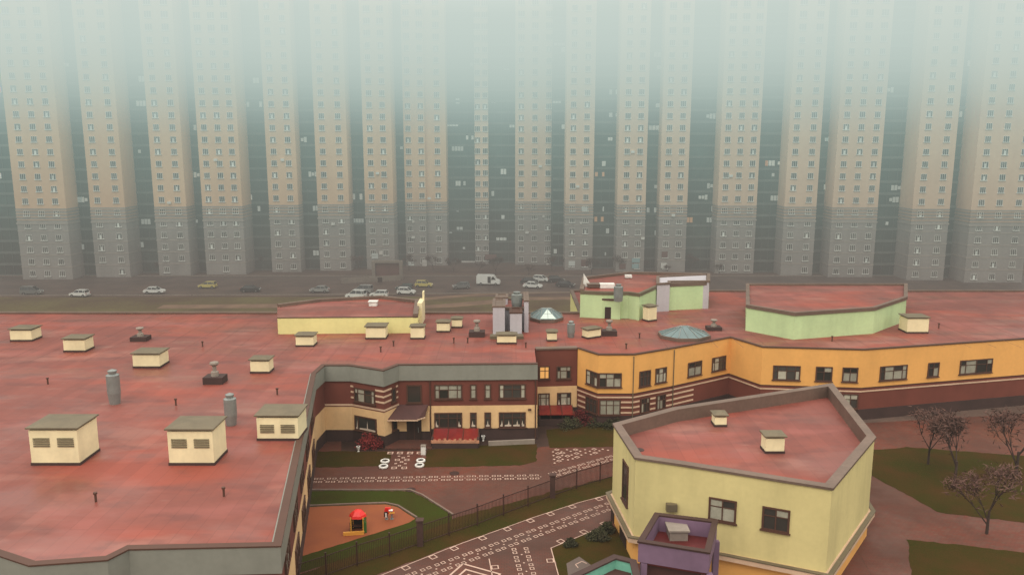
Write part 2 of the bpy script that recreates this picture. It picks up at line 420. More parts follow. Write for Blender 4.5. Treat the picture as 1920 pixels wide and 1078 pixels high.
for px, py, k in [(1044, 843, 0), (1055, 849, 0), (1064, 855, 0), (1037, 847, 1), (1038, 854, 1), (1039, 861, 1), (1053, 847, 1), (1054, 854, 1), (1055, 861, 1), (1040, 868, 1),
                  (1046, 850, 0), (1047, 857, 0), (1048, 864, 0), (1079, 843, 0), (1081, 850, 0), (1082, 857, 0), (1070, 846, 1), (1072, 853, 1), (1074, 860, 1), (1088, 846, 1), (1090, 853, 1), (1063, 843, 1), (1065, 862, 1),
                  (1114, 842, 0), (1116, 849, 0), (1106, 846, 1), (1108, 852, 1), (1124, 845, 1), (1097, 843, 1), (1098, 849, 1), (1130, 842, 1), (1140, 844, 1)]:
    (frame_sq if k == 0 else solid_sq)(*( (mb, G(px, py), .785, .40, .085, ZP) if k == 0 else (mb, G(px, py), .785, .2, ZP)))
struct(mb.build('plaza_tile_pattern', M['whiteline']))
mb = MB()
for px in (732, 750, 769, 787): frame_sq(mb, G(px, 849), 0, .55, .14, ZP)
for px, py, s in [(748, 855, .18), (766, 855, .18), (756, 858, .26), (745, 862, .38), (763, 862, .38), (753, 866, .26), (742, 869, .2), (760, 869, .2), (739, 877, .42), (758, 877, .42), (749, 873, .25)]:
    frame_sq(mb, G(px, py), .1, s*1.15, .09, ZP)
struct(mb.build('entrance_tile_pattern', M['whiteline']))
# kerbs
def kerb(pts, name='kerb'):
    mb = MB(); mb.strip([(p.x, p.y) for p in pts], -.02, .11, 0, .14); return struct(mb.build(name, M['kerb']))
kerb([G(x, y) for x, y in [(560, 919.5), (768, 919.5), (790, 928.5), (848, 965.5)]])
kerb([G(x, y) for x, y in [(540, 951), (660, 946), (722, 944), (745, 949), (780, 971)]])
# manholes / drains
for px, py, lb in [(770, 918, 'dark round manhole cover at the corner of the playground lawn'), (852, 887, 'dark round manhole cover above the double row of white squares')]:
    c = G(px, py); t = MB().lathe((c.x, c.y, .005), [(.42, 0), (.42, .035), (.34, .045), (.33, .03), (.06, .035), (.05, .05)], 20).build('manhole_cover', M['fence'], origin=(c.x, c.y, 0)); tag(t, lb, 'manhole cover')

# ------------------------------------------------------------------ windows
def wall_window(parent, A, B, px0, px1, z0, z1, style='dark', divs=None, zref=5., name='window', swag=False, transom=.36, sill=True):
    """a framed window on the wall A-B; px bounds read at height zref"""
    def s_at(px):
        d = ray(px, 600); ex, ey = B.x-A.x, B.y-A.y
        # iterate: the pixel column bends little, so use the column at the true height
        py = 700.
        for _ in range(4):
            p = on_wall(A, B, px, py)
            dz = zref-p.z; py -= dz*FPX/max(p.y, 1)
        return p
    a, b = s_at(px0), s_at(px1)
    d = Vector((b.x-a.x, b.y-a.y, 0)); w = d.length; d.normalize(); n = Vector((d.y, -d.x, 0))
    o = Vector((a.x, a.y, 0))
    def P(u, out, z): return o+d*u+n*out+Vector((0, 0, z))
    def bar(mb, u0, u1, za, zb, o0, o1, mi=0):
        vs = [P(u0, o1, za), P(u1, o1, za), P(u1, o0, za), P(u0, o0, za), P(u0, o1, zb), P(u1, o1, zb), P(u1, o0, zb), P(u0, o0, zb)]
        mb.add(vs, [(3, 2, 1, 0), (4, 5, 6, 7), (0, 1, 5, 4), (1, 2, 6, 5), (2, 3, 7, 6), (3, 0, 4, 7)], mi)
    fw = .09
    fr = MB()
    bar(fr, -fw*.4, w+fw*.4, z1-fw, z1+.02, -.05, .09); bar(fr, -fw*.4, w+fw*.4, z0-.02, z0+fw, -.05, .09)
    bar(fr, -fw*.4, fw, z0+fw, z1-fw, -.05, .088); bar(fr, w-fw, w+fw*.4, z0+fw, z1-fw, -.05, .088)
    if divs is None:
        divs = [.17, .5, .83] if w > 2.0 else ([.5] if w > .9 else [])
    for q in divs: bar(fr, w*q-.04, w*q+.04, z0+fw, z1-fw, -.05, .075)
    zt = z1-(z1-z0)*transom
    if transom:
        e = [0.]+divs+[1.]
        for i in range(len(e)-1): bar(fr, w*e[i]+.045, w*e[i+1]-.045, zt-.03, zt+.03, -.05, .068)
    if sill: bar(fr, -.12, w+.12, z0-.09, z0-.022, -.05, .16)
    f = fr.build(name, M['frame'], parent)
    pn = MB(); e = [0.]+divs+[1.]
    for i in range(len(e)-1):
        for za, zb in (((z0, zt), (zt, z1)) if transom else ((z0, z1),)):
            mi = 0
            r = R.random()
            if style == 'pale': mi = 1 if r < .85 else 0
            elif style == 'mix': mi = 1 if r < .6 else 0
            elif style == 'warm': mi = 3
            pn.add([P(w*e[i]+.01, .03, za), P(w*e[i+1]-.01, .03, za), P(w*e[i+1]-.01, .03, zb), P(w*e[i]+.01, .03, zb)], [(0, 1, 2, 3)], mi)
            if swag and za == z0 and R.random() < .8:
                u0, u1 = w*e[i]+.1, w*e[i+1]-.1; um = (u0+u1)/2+R.uniform(-.08, .08); hh = (zb-za)
                pn.add([P(u0, .034, za+.1), P(u1, .034, za+.1), P(u1, .034, za+.26), P(um+.07, .034, za+.3), P(um, .034, za+hh*.75), P(um-.07, .034, za+.3), P(u0, .034, za+.24)], [(0, 1, 2, 3, 4, 5, 6)], 2)
    pn.build('pane', [M['glass'], M['curtain'], M['lace'], M['warm']], f)
    return f

# ------------------------------------------------------------------ KINDERGARTEN
ZR = 7.55
K = thing('kindergarten', 'large two storey kindergarten with red flat roofs, brick, cream and orange walls', 'building', (0, 85, 0))
kp = {}
for k, p in dict(w0=(-80, 1010), w1=(60, 1056), w2=(200, 1046), w3=(240, 1026), w4=(520, 1020), w5=(588, 700), w6=(606, 684),
                 b=(657, 684), c=(718, 693.5), d=(746, 683), e=(1008, 681)).items(): kp[k] = G(*p, ZR)
kp['f'] = G(1008, 655, 7.4); kp['g'] = G(1083, 653, 7.4)
kp['h'] = G(1083, 652, 7.5); kp['i'] = G(1122, 664, 7.5); kp['j'] = G(1190, 664, 7.5); kp['k'] = G(1263, 652, 7.5)
kp['l'] = G(1370, 632, 7.5); kp['m'] = G(1430, 650, 7.5); kp['n'] = G(1620, 655, 7.5); kp['o'] = G(1990, 630, 7.5)
kp['f'].x = kp['e'].x; kp['h'].x = kp['g'].x+.02
P2 = lambda *ks: [(kp[k].x, kp[k].y) for k in ks]
# walls of the brick wing
mb = MB(); mb.strip(P2('w0', 'w1', 'w2', 'w3', 'w4', 'w5', 'w6', 'b', 'c', 'd', 'e', 'f'), 3.43, 6.0); tag(mb.build('wall', M['brick'], K), 'dark red brick upper storey')
mb = MB(); mb.strip(P2('w0', 'w1', 'w2', 'w3', 'w4', 'w5', 'w6', 'b', 'c', 'd', 'e', 'f'), 1.13, 3.43); tag(mb.build('wall', M['cream'], K), 'cream ground storey')
mb = MB(); mb.strip(P2('w0', 'w1', 'w2', 'w3', 'w4', 'w5', 'w6', 'b', 'c', 'd', 'e', 'f'), -.1, 1.13, .04); tag(mb.build('plinth', M['plinth'], K), 'dark plinth of the brick wing')
mb = MB(); mb.strip(P2('w0', 'w1', 'w2', 'w3', 'w4', 'w5', 'w6', 'b', 'c', 'd', 'e'), 6.0, 7.50, .18, .5); tag(mb.build('fascia', M['fascia'], K), 'pale grey metal band under the roof edge')
mb = MB(); mb.strip(P2('w0', 'w1', 'w2', 'w3', 'w4', 'w5', 'w6', 'b', 'c', 'd', 'e'), 7.50, 7.58, .22, .45); mb.build('coping', M['frame'], K)
# link
mb = MB(); mb.strip(P2('f', 'g'), 3.43, 7.35); tag(mb.build('wall', M['brick'], K), 'brick upper storey of the link')
mb = MB(); mb.strip(P2('f', 'g'), 1.13, 3.43); tag(mb.build('wall', M['cream'], K), 'cream ground storey of the link')
mb = MB(); mb.strip(P2('f', 'g'), -.1, 1.13, .04); mb.build('plinth', M['plinth'], K)
mb = MB(); mb.strip(P2('f', 'g'), 7.35, 7.5, .12, .8); mb.build('coping', M['tin'], K)
# orange wing
OW = ('h', 'i', 'j', 'k', 'l', 'm', 'n', 'o')
mb = MB(); mb.strip([(kp['g'].x, kp['g'].y+8)]+P2(*OW), 3.45, 7.42); tag(mb.build('wall', M['orange'], K), 'plain orange upper storey')
mb = MB(); mb.strip([(kp['g'].x, kp['g'].y+8)]+P2(*OW), 1.13, 3.45); tag(mb.build('wall', M['brick'], K), 'brick ground storey striped with cream bands')
mb = MB(); mb.strip([(kp['g'].x, kp['g'].y+8)]+P2(*OW), -.1, 1.13, .04); mb.build('plinth', M['plinth'], K)
mb = MB(); mb.strip(P2(*OW), 7.42, 7.54, .08, .35); mb.build('coping', M['frame'], K)
mb = MB(); mb.strip(P2(*OW), 2.98, 3.12, .05, .1); mb.build('cornice', M['stripe'], K)
mb = MB(); mb.strip(P2(*OW), 3.36, 3.46, .035, .1); mb.build('cornice', M['frame'], K)
def pt_at(A, B, px, zref=2.5):
    py = 740.
    for _ in range(4):
        p = on_wall(A, B, px, py); py -= (zref-p.z)*FPX/p.y
    return (p.x, p.y)
kh, ki, kj, kk = (kp[x] for x in 'hijk')
def stripe(pts, z): MB().strip(pts, z, z+.17, .035, .1).build('stripe', M['stripe'], K)
for z in (2.45, 1.9, 1.35):
    stripe([pt_at(kh, ki, 1083.5), pt_at(kh, ki, 1098)], z)
    stripe([pt_at(ki, kj, 1164), P2('j')[0], pt_at(kj, kk, 1199)], z)
    stripe([pt_at(kj, kk, 1219), pt_at(kj, kk, 1229)], z)
    stripe([pt_at(kj, kk, 1249), P2('k')[0], pt_at(kp['k'], kp['l'], 1300)], z)
kb, kc, kd = kp['b'], kp['c'], kp['d']
for z in (5.4, 4.85, 4.3):
    stripe([pt_at(kb, kc, 657, 5), pt_at(kb, kc, 663, 5)], z)
    stripe([pt_at(kb, kc, 704, 5), (kc.x, kc.y), pt_at(kc, kd, 734, 5)], z)
    stripe([pt_at(kc, kd, 742.5, 5), pt_at(kc, kd, 746, 5)], z)
stripe([(kp['w6'].x, kp['w6'].y), (kb.x, kb.y), (kc.x, kc.y), (kd.x, kd.y)], 3.55)
def inset(pts, d):
    n = len(pts); a = sum(pts[i][0]*pts[(i+1) % n][1]-pts[(i+1) % n][0]*pts[i][1] for i in range(n)); sg = 1 if a > 0 else -1
    P = [Vector((p[0], p[1])) for p in pts]; out = []
    for i in range(n):
        e1 = (P[i]-P[i-1]).normalized(); e2 = (P[(i+1) % n]-P[i]).normalized()
        n1 = Vector((-e1.y, e1.x))*sg; n2 = Vector((-e2.y, e2.x))*sg; m_ = (n1+n2)
        if m_.length < .1: m_ = n1
        m_.normalize(); out.append(tuple(P[i]+m_*d/max(.35, m_.dot(n1))))
    return out
# roof slabs
XM = kp['g'].x; XK = G(1087, 590, 7.47).x
roofpoly = P2('w0', 'w1', 'w2', 'w3', 'w4', 'w5', 'w6', 'b', 'c', 'd', 'e', 'f', 'g', 'h', 'i', 'j', 'k', 'l', 'm', 'n', 'o')+[(95, 112), (XK, 112), (XK, 97), (-90, 97)]
roof = MB().prism(inset(roofpoly, .12), 7.05, 7.47).build('roof', M['roofred'], K); tag(roof, 'red felt flat roof')
mb = MB(); mb.strip([(95, 112), (XK, 112), (XK, 97), (-90, 97)], -.1, 7.5, 0, .3); tag(mb.build('wall', M['yellow'], K), 'rear walls')
mb = MB(); mb.strip([(95, 112), (XK, 112), (XK, 97), (-90, 97)], 7.5, 7.7, .1, .5); mb.build('coping', M['tin'], K)
# worn paler patches & felt seams of the roof
mb = MB()
def patch(mb, px, py, rx, ry, z, n=18):
    c = G(px, py, z); ph = R.uniform(0, 6)
    mb.add([(c.x+math.cos(t)*rx*(1+.25*math.sin(3*t+ph)), c.y+math.sin(t)*ry*(1+.2*math.sin(2*t+ph*2)), z) for t in [2*math.pi*i/n for i in range(n)]], [tuple(range(n))])
seam = MB()
for i in range(70):
    x = -88+i*2.6
    y0 = 74.5 if x < kp['e'].x else 80.
    if x > XM: y0 = 80
    seam.box((x, (y0+96)/2, 7.474), (.03, 96-y0, .008))
seam.build('seam', M['seam'], roof)

# windows of the brick wing
ke, kf, kg = kp['e'], kp['f'], kp['g']
for a, b in ((815, 866), (882, 893), (909, 920), (936, 985)):
    wide = b-a > 20
    wall_window(K, kd, ke, a, b, 4.12, 5.52, 'pale' if not wide else 'mix', zref=5)
    wall_window(K, kd, ke, a, b, 1.22, 2.72, 'dark', zref=2, swag=True)
wall_window(K, kb, kc, 665, 703, 4.05, 5.4, 'mix')
wall_window(K, kb, kc, 666, 706, 1.25, 2.65, 'dark', zref=2, swag=True, transom=0, divs=[.17])
wall_window(K, kc, kd, 734, 741, 4.1, 5.4, 'dark', transom=0)
wall_window(K, kc, kd, 735, 743, 1.3, 2.8, 'dark', zref=2, transom=.4)
wall_window(K, kd, ke, 763, 790, 3.75, 5.5, 'dark', transom=0, divs=[])
wall_window(K, kf, kg, 1009.5, 1030, 4.25, 5.6, 'warm', divs=[.12, .6], zref=5)
wall_window(K, kf, kg, 1044, 1070, 4.2, 5.55, 'pale', divs=[.25, .72], zref=5)
wall_window(K, kf, kg, 1009.5, 1030, 1.35, 2.7, 'mix', divs=[.2, .7], zref=2, swag=True)
wall_window(K, kf, kg, 1045, 1070, 1.35, 2.7, 'mix', divs=[.25, .72], zref=2, swag=True)
# windows of the orange wing
wall_window(K, kh, ki, 1100, 1121.4, 4.1, 5.55, 'mix', divs=[.36, .7])
wall_window(K, ki, kj, 1122.8, 1165, 4.1, 5.55, 'pale', divs=[.33, .67])
wall_window(K, kj, kk, 1199, 1219, 4.0, 5.6, 'dark', divs=[.35, .7])
wall_window(K, kj, kk, 1229, 1249, 4.05, 5.6, 'mix', divs=[.3, .7])
wall_window(K, kh, ki, 1099, 1120, 1.25, 2.75, 'dark', zref=2, divs=[.33, .66])
wall_window(K, ki, kj, 1124, 1163, 1.2, 2.8, 'pale', zref=2, divs=[.33, .67])
wall_window(K, kj, kk, 1201, 1217, 1.2, 2.75, 'mix', zref=2, divs=[.35, .7])
wall_window(K, kj, kk, 1231, 1247, 1.2, 2.75, 'mix', zref=2, divs=[.35, .7])
# further windows along the wings
for a, b in ((1290, 1315), (1335, 1360)): wall_window(K, kp['k'], kp['l'], a, b, 4.05, 5.55, 'mix')
for a, b in ((1450, 1500), (1530, 1560), (1580, 1608)):
    wall_window(K, kp['m'], kp['n'], a, b, 4.05, 5.55, 'mix'); wall_window(K, kp['m'], kp['n'], a, b, 1.2, 2.75, 'mix', zref=2)
for a, b in ((1650, 1700), (1740, 1760), (1800, 1860)):
    wall_window(K, kp['n'], kp['o'], a, b, 4.05, 5.55, 'mix')
w4, w5 = kp['w4'], kp['w5']
for t in (.12, .30, .48, .66, .84):
    for z0, z1, st in ((4.1, 5.5, 'mix'), (1.25, 2.7, 'dark')):
        c = w4.lerp(w5, t); d = (w5-w4).normalized()*1.3
        A_, B_ = c-d, c+d
        fr = MB(); pn = MB(); dd = Vector((d.x, d.y, 0)).normalized(); nn = Vector((dd.y, -dd.x, 0)); ang = math.atan2(dd.y, dd.x)
        L_ = 2.6
        for zc, hh in ((z1, .1), (z0, .1), (z0+(z1-z0)*.64, .06)): fr.box((c.x+nn.x*.03, c.y+nn.y*.03, zc), (L_+.1, .14, hh), ang)
        for u in (-1.3, -.85, 0, .85, 1.3): fr.box((c.x+dd.x*u+nn.x*.03, c.y+dd.y*u+nn.y*.03, (z0+z1)/2), (.08, .12, z1-z0-.12), ang)
        f = fr.build('window', M['frame'], K)
        pn.box((c.x+nn.x*.0, c.y+nn.y*.0, (z0+z1)/2), (L_-.02, .05, z1-z0-.05), ang); pn.build('pane', M['curtain' if st == 'mix' else 'glass'], f)
for px in (807, 1004):
    p = on_wall(kd, ke, px, 760); MB().rod((p.x, p.y-.1, .1), (p.x, p.y-.1, 5.95), .06, n=8).build('downpipe', M['frame'], K)
for px in (1187, 1262):
    p = on_wall(kj, kk, px, 720) if px > 1195 else on_wall(ki, kj, px, 720); MB().rod((p.x, p.y-.1, .1), (p.x, p.y-.1, 7.3), .05, n=8).build('downpipe', M['capbrown'], K)
# main door and its canopy
dA, dB = on_wall(kd, ke, 765, 810), on_wall(kd, ke, 789, 810)
dc = (dA+dB)/2
dr = MB(); dr.box((dc.x, dc.y-.05, 1.15), ((dB-dA).length+.2, .16, 2.4)); door = dr.build('door', M['door'], K)
h = MB(); h.box((dc.x+.4, dc.y-.17, 1.1), (.05, .08, .5)); h.build('handle', M['metal'], door)
h = MB(); h.box((dc.x, dc.y-.14, 1.15), (.05, .04, 2.3)); h.box((dc.x, dc.y-.14, 2.38), (1.2, .05, .06)); h.build('door_frame', M['frame'], door)
# peach entrance wall reaching down to the step
mb = MB()
a_, b_ = on_wall(kd, ke, 745, 800), on_wall(kd, ke, 806, 800)
mb.box(((a_.x+dA.x)/2, dc.y-.02, 1.9), (dA.x-a_.x, .2, 1.9)); mb.build('entrance_panel', M['cream'], K)
mb = MB(); mb.box(((b_.x+dB.x)/2, dc.y-.02, 1.9), (b_.x-dB.x, .2, 1.9)); mb.build('entrance_panel', M['cream'], K)
def sloped(mb, back, front, zb, zf, th=.08, mi=0):
    """sloping sheet between two plan edges given left->right"""
    (a, b), (c, d) = back, front
    vs = [(a[0], a[1], zb), (b[0], b[1], zb), (d[0], d[1], zf), (c[0], c[1], zf)]
    mb.add(vs+[(x, y, z-th) for x, y, z in vs], [(3, 2, 1, 0), (4, 5, 6, 7), (0, 1, 5, 4), (1, 2, 6, 5), (2, 3, 7, 6), (3, 0, 4, 7)][::1], mi)
# entrance canopy
mb = MB()
fy = kd.y
bl = on_wall(kd, ke, 737, 762); brr = on_wall(kd, ke, 803, 762)
f1 = VY(727, 786, fy-1.5); f2 = VY(783, 786, fy-1.5); f3 = VY(797, 779, fy-.8)
zc = f1.z
vs = [(bl.x-.4, fy, 3.6), (brr.x, fy, 3.6), (f3.x, f3.y, zc+.1), (f2.x, f2.y, zc), (f1.x, f1.y, zc)]
mb.add(vs+[(x, y, z-.12) for x, y, z in vs], [(4, 3, 2, 1, 0)[::-1], (5, 6, 7, 8, 9)[::-1], (0, 1, 6, 5), (1, 2, 7, 6), (2, 3, 8, 7), (3, 4, 9, 8), (4, 0, 5, 9)])
can = mb.build('entrance_canopy', M['darkroof'], K)
mb = MB()
mb.box(((f1.x+f2.x)/2, f1.y-.03, zc-.10), (f2.x-f1.x+.05, .06, .12)); dd = Vector((f3.x-f2.x, f3.y-f2.y, 0))
mb.box(((f3.x+f2.x)/2, (f3.y+f2.y)/2-.04, zc-.05), (dd.length, .05, .12), math.atan2(dd.y, dd.x)); mb.build('canopy_trim', M['stripe'], can)
# entrance step
c = G(765, 842)
st = MB(); st.box(((dA.x+dB.x)/2-.3, fy-1.25, .06), (4.4, 2.2, .12)); st.build('step', M['paving2'], K)
# small lamp / speaker at the cream wall
s = on_wall(kd, ke, 993, 767); mb = MB(); mb.box((s.x, s.y-.12, s.z), (.3, .24, .14)); mb.build('wall_lamp', M['frame'], K)

# red canopies above the basement stairs (polycarbonate on steel frames)
def stair_canopy(x0, x1, yb, zb, yf, zf, base=True, edge=True):
    mb = MB(); sloped(mb, ((x0, yb), (x1, yb)), ((x0-.1, yf), (x1+.1, yf)), zb, zf, .06)
    o = mb.build('stair_canopy', M['canopy'], K)
    fr = MB()
    n = max(2, int((x1-x0)/1.1))
    for i in range(n+1):
        x = x0+(x1-x0)*i/n
        fr.rod((x, yb, zb+.05), (x, yf, zf+.05), .035)
        fr.rod((x, yf+.05, 0), (x, yf+.05, zf-.05), .03)
    fr.build('canopy_frame', M['frame'], o)
    if edge:
        e = MB(); e.box(((x0+x1)/2, yf-.05, zf-.08), (x1-x0+.2, .12, .26)); 
        for i in range(9):
            e.box((x0+(x1-x0)*(i+.5)/9, yf-.07, zf+.06+.05*(i % 3)), ((x1-x0)/18, .03, .2))
        e.build('canopy_trim', M['canopyedge'], o)
    if base:
        w = MB(); w.box((x0, (yb+yf)/2, .45), (.2, yb-yf, .9)); w.box((x1, (yb+yf)/2, .45), (.2, yb-yf, .9)); w.box(((x0+x1)/2, yf, .35), (x1-x0, .2, .7)); w.build('stair_wall', M['plinth'], o)
p0, p1 = on_wall(kd, ke, 814, 806), on_wall(kd, ke, 898, 806)
stair_canopy(p0.x, p1.x, fy-.1, 1.25, fy-2.0, .72)
p0, p1 = on_wall(kf, kg, 1010, 764), on_wall(kf, kg, 1072, 764)
stair_canopy(p0.x, p1.x, kf.y-.1, 1.5, kf.y-2.2, 1.2, edge=False)
# ramp edge walls
mb = MB(); p = G(916, 836); q = G(1003, 832); mb.strip([(p.x, p.y), (q.x, q.y)], 0, .45, 0, .2); mb.build('ramp_wall', M['concrete'], K)

# ---- rooftop shafts, fans, pipes
def shaft(px0, px1, pyb, pyt, depth=.8, corner=False, zb=7.47, capw=.13, parent=None, wallm='shaftwall'):
    a, b = G(px0, pyb, zb), G(px1, pyb, zb); w = b.x-a.x; top = VY((px0+px1)/2, pyt, a.y).z+.12
    dep = max(1.0, w*depth); cx, cy = (a.x+b.x)/2, a.y+dep/2; rz = 0.
    if corner: rz = .55; cy += .3
    k = .8 if corner else 1.
    mb = MB(); mb.box((cx, cy, (zb+top)/2), (w*k, dep*k, top-zb), rz)
    o = mb.build('vent_shaft', M[wallm], parent or roof)
    c = MB(); c.box((cx, cy, top+.06), (w*k*.9, dep*k*.9, .12), rz, 1); c.box((cx, cy, top+.16), (w*k+capw*2, dep*k+capw*2, .09), rz, 0); c.box((cx, cy, top+.28), (w*k+capw*1.6, dep*k+capw*1.6, .15), rz, 0, .35)
    c.build('cap', [M['capbrown'], M['frame']], o)
    if px1-px0 > 55:
        for q in (-.25, .25):
            gr = MB()
            for t in range(5): gr.box((cx+q*w, a.y-.02, top-.55-t*.13), (w*.34, .06, .07))
            gr.build('grille', M['capbrown'], o)
    s = MB(); s.box((cx, cy, zb+.09), (w*k+.1, dep*k+.1, .18), rz); s.build('flashing', M['plinth'], o)
    return o
shaft(686, 723, 636, 617); shaft(770, 795, 636, 617); shaft(819, 843, 623, 608.5); shaft(847, 866, 615, 602)
shaft(932, 968, 645, 632.5, .5); shaft(1026, 1044, 640, 627); shaft(1091, 1130, 636, 623, .55, True); shaft(1208, 1233, 604, 580, .8, True); shaft(1234, 1252, 574, 563, .7, True)
for a, b, c, d in ((60, 150, 872, 810), (318, 402, 872, 812), (483, 560, 826, 786), (470, 505, 700, 680), (250, 300, 690, 668), (555, 588, 650, 634), (20, 60, 640, 622), (120, 160, 660, 640), (1450, 1478, 612, 590), (1700, 1740, 625, 600), (1580, 1608, 600, 584)):
    shaft(a, b, c, d)
def fan(px, pyb, pyt, base_w, zb=7.47):
    c = G(px, pyb, zb); top = VY(px, pyt, c.y).z; h = top-zb
    b = MB(); b.box((c.x, c.y+.5, zb+h*.16), (base_w, base_w*.8, h*.32)); o = b.build('roof_fan', M['plinth'], roof)
    f = MB(); f.lathe((c.x, c.y+.5, zb+h*.32), [(.34, 0), (.32, h*.2), (.17, h*.24), (.17, h*.46), (.34, h*.52), (.40, h*.57), (.36, h*.64), (.1, h*.68)], 14); f.build('fan_cowl', M['concrete'], o, smooth=False)
fan(894, 632, 601, 1.7); fan(1143, 630, 601, 1.6)
def tank(px, pyb, pyt, r, zb=7.47, parent=None):
    c = G(px, pyb, zb); h = VY(px, pyt, c.y).z-zb
    o = MB().lathe((c.x, c.y+r, zb), [(r*.8, 0), (r, h*.35), (r, h*.9), (r*.6, h*.94), (r*.65, h)], 16).build('duct', M['metal'], parent or roof)
    MB().lathe((c.x, c.y+r, zb+h), [(r*.7, 0), (r*.7, .1), (r*.2, .2)], 12).build('cap', M['metal'], o)
tank(1071, 634, 606, .42)
tank(210, 760, 700, .5); tank(430, 800, 745, .45); fan(260, 640, 615, 1.7); fan(400, 720, 680, 1.7); fan(1340, 620, 600, 1.6)
for px, py in ((738, 649), (714, 660), (851, 643), (986, 652), (1174, 654), (1199, 634), (877, 643), (330, 760), (180, 940), (420, 930), (90, 720), (560, 640), (380, 650), (1400, 612), (1560, 640), (1760, 615), (520, 740)):
    c = G(px, py, 7.47); MB().rod((c.x, c.y, 7.47), (c.x, c.y, 7.95), .07, n=8).rod((c.x, c.y, 7.95), (c.x, c.y, 8.05), .12, n=8).build('vent_pipe', M['frame'], roof)
# skylights: octagonal hipped glass
def skylight(cx, cy, rx, ry, h, ridge, zb=7.47, hatch=True):
    n = 8; base = [(cx+rx*math.cos(math.pi/8+i*math.pi/4), cy+ry*math.sin(math.pi/8+i*math.pi/4)) for i in range(n)]
    k = MB(); k.prism(base, zb, zb+.35); o = k.build('skylight', M['tin'], roof)
    g = MB(); apex = [(cx-ridge, cy, zb+h), (cx+ridge, cy, zb+h)]
    bs = [(x+(cx-x)*.06, y+(cy-y)*.06, zb+.352) for x, y in base]
    vs = bs+apex; fs = []
    for i in range(n):
        j = (i+1) % n
        ai = 9 if bs[i][0] > cx else 8; aj = 9 if bs[j][0] > cx else 8
        fs.append((i, j, ai) if ai == aj else (i, j, aj, ai))
    g.add(vs, fs); g.build('glazing', M['skyglass'], o)
    r = MB()
    for i in range(n):
        a = Vector(bs[i]); ap = Vector(apex[1] if a.x > cx else apex[0]); r.rod(a+Vector((0, 0, .03)), ap+Vector((0, 0, .03)), .05, n=5)
        b = Vector(bs[(i+1) % n]); m_ = (a+b)/2; r.rod(m_+Vector((0, 0, .03)), (Vector(apex[1] if m_.x > cx else apex[0])+Vector((0, 0, .03))), .025, n=4)
    r.rod(apex[0], apex[1], .07, n=5)
    r.build('glazing_bar', M['metal'], o)
    if hatch:
        fx = cx+rx*.05; a = Vector((fx-.85*rx*.52, cy-ry*.86, zb+.47)); b = Vector((fx+.85*rx*.52, cy-ry*.86, zb+.47)); t = Vector((fx, cy-ry*.12, zb+h*.98))
        p = MB(); p.add([a, b, t], [(0, 1, 2)]); p.build('pale_pane', M['palepane'], o)
        q = MB(); q.rod(a.lerp(t, .5), b.lerp(t, .5), .03, n=4); q.rod((a+b)/2, t, .03, n=4); q.build('pane_bar', M['metal'], o)
c = G(1027, 607, 7.47); skylight(c.x-.05, c.y+3.0, 2.15, 2.9, 1.25, .5)
c = G(1292, 642, 7.47); skylight(c.x, c.y+2.6, 2.9, 2.6, 1.2, .3, hatch=False)
c = G(1278, 640, 7.47)

# ---- rooftop blocks
def block(name, pts, zb, zt, wm, label, roofm='roofred', par=.3, parm='tin', front_par=None):
    n = len(pts)
    a = sum(pts[i][0]*pts[(i+1) % n][1]-pts[(i+1) % n][0]*pts[i][1] for i in range(n))
    if a < 0: pts = list(reversed(pts))
    mb = MB(); mb.prism(pts, zb, zt); o = mb.build(name, M[wm], K); tag(o, label)
    mb = MB(); mb.add([(p[0], p[1], zt+.01) for p in pts], [tuple(range(n))]); mb.build('roof', M[roofm], o)
    if par:
        mb = MB(); mb.strip(pts, zt-.12, zt+par, .1, .42, closed=True); mb.build('coping', M[parm], o)
    return o
U = lambda z, *pp: [(G(x, y, z).x, G(x, y, z).y) for x, y in pp]
# cream block on the left
cb = block('rooftop_block', U(9.3, (520, 596), (783, 594), (786, 567), (715, 559), (600, 565), (520, 575)), 7.47, 9.3, 'yellow', 'long cream block on the left of the roof', par=0)
mb = MB(); q = U(9.3, (783, 594), (786, 567), (715, 559), (600, 565), (520, 575)); mb.strip(q, 9.2, 9.65, .05, .55); mb.build('coping', M['tin'], cb)
mb = MB(); q = U(9.3, (520, 596), (783, 594)); mb.strip(q, 9.26, 9.34, .04, .2); mb.build('coping', M['frame'], cb)
c = G(789, 608, 7.47); mb = MB(); mb.box((c.x-.1, c.y+1.6, 8.7), (.55, 3.0, 2.5)); 
mb.prism([(c.x+.0, c.y+2.2), (c.x+.17, c.y+2.2), (c.x+.17, c.y+3.1), (c.x+.0, c.y+3.1)], 9.95, 10.9); mb.build('end_wall', M['shaftwall'], cb)
mb = MB(); mb.rod((c.x-.75, c.y+.3, 7.5), (c.x-.75, c.y+.3, 9.6), .08); mb.build('drain_pipe', M['frame'], cb)
shaft(687, 711, 608, 590, .6, parent=roof, wallm='yellow')
c = G(700, 573, 9.3); MB().box((c.x, c.y, 9.55), (.9, .8, .5)).box((c.x, c.y, 9.84), (1.1, 1.0, .08)).build('hatch', M['white'], cb)
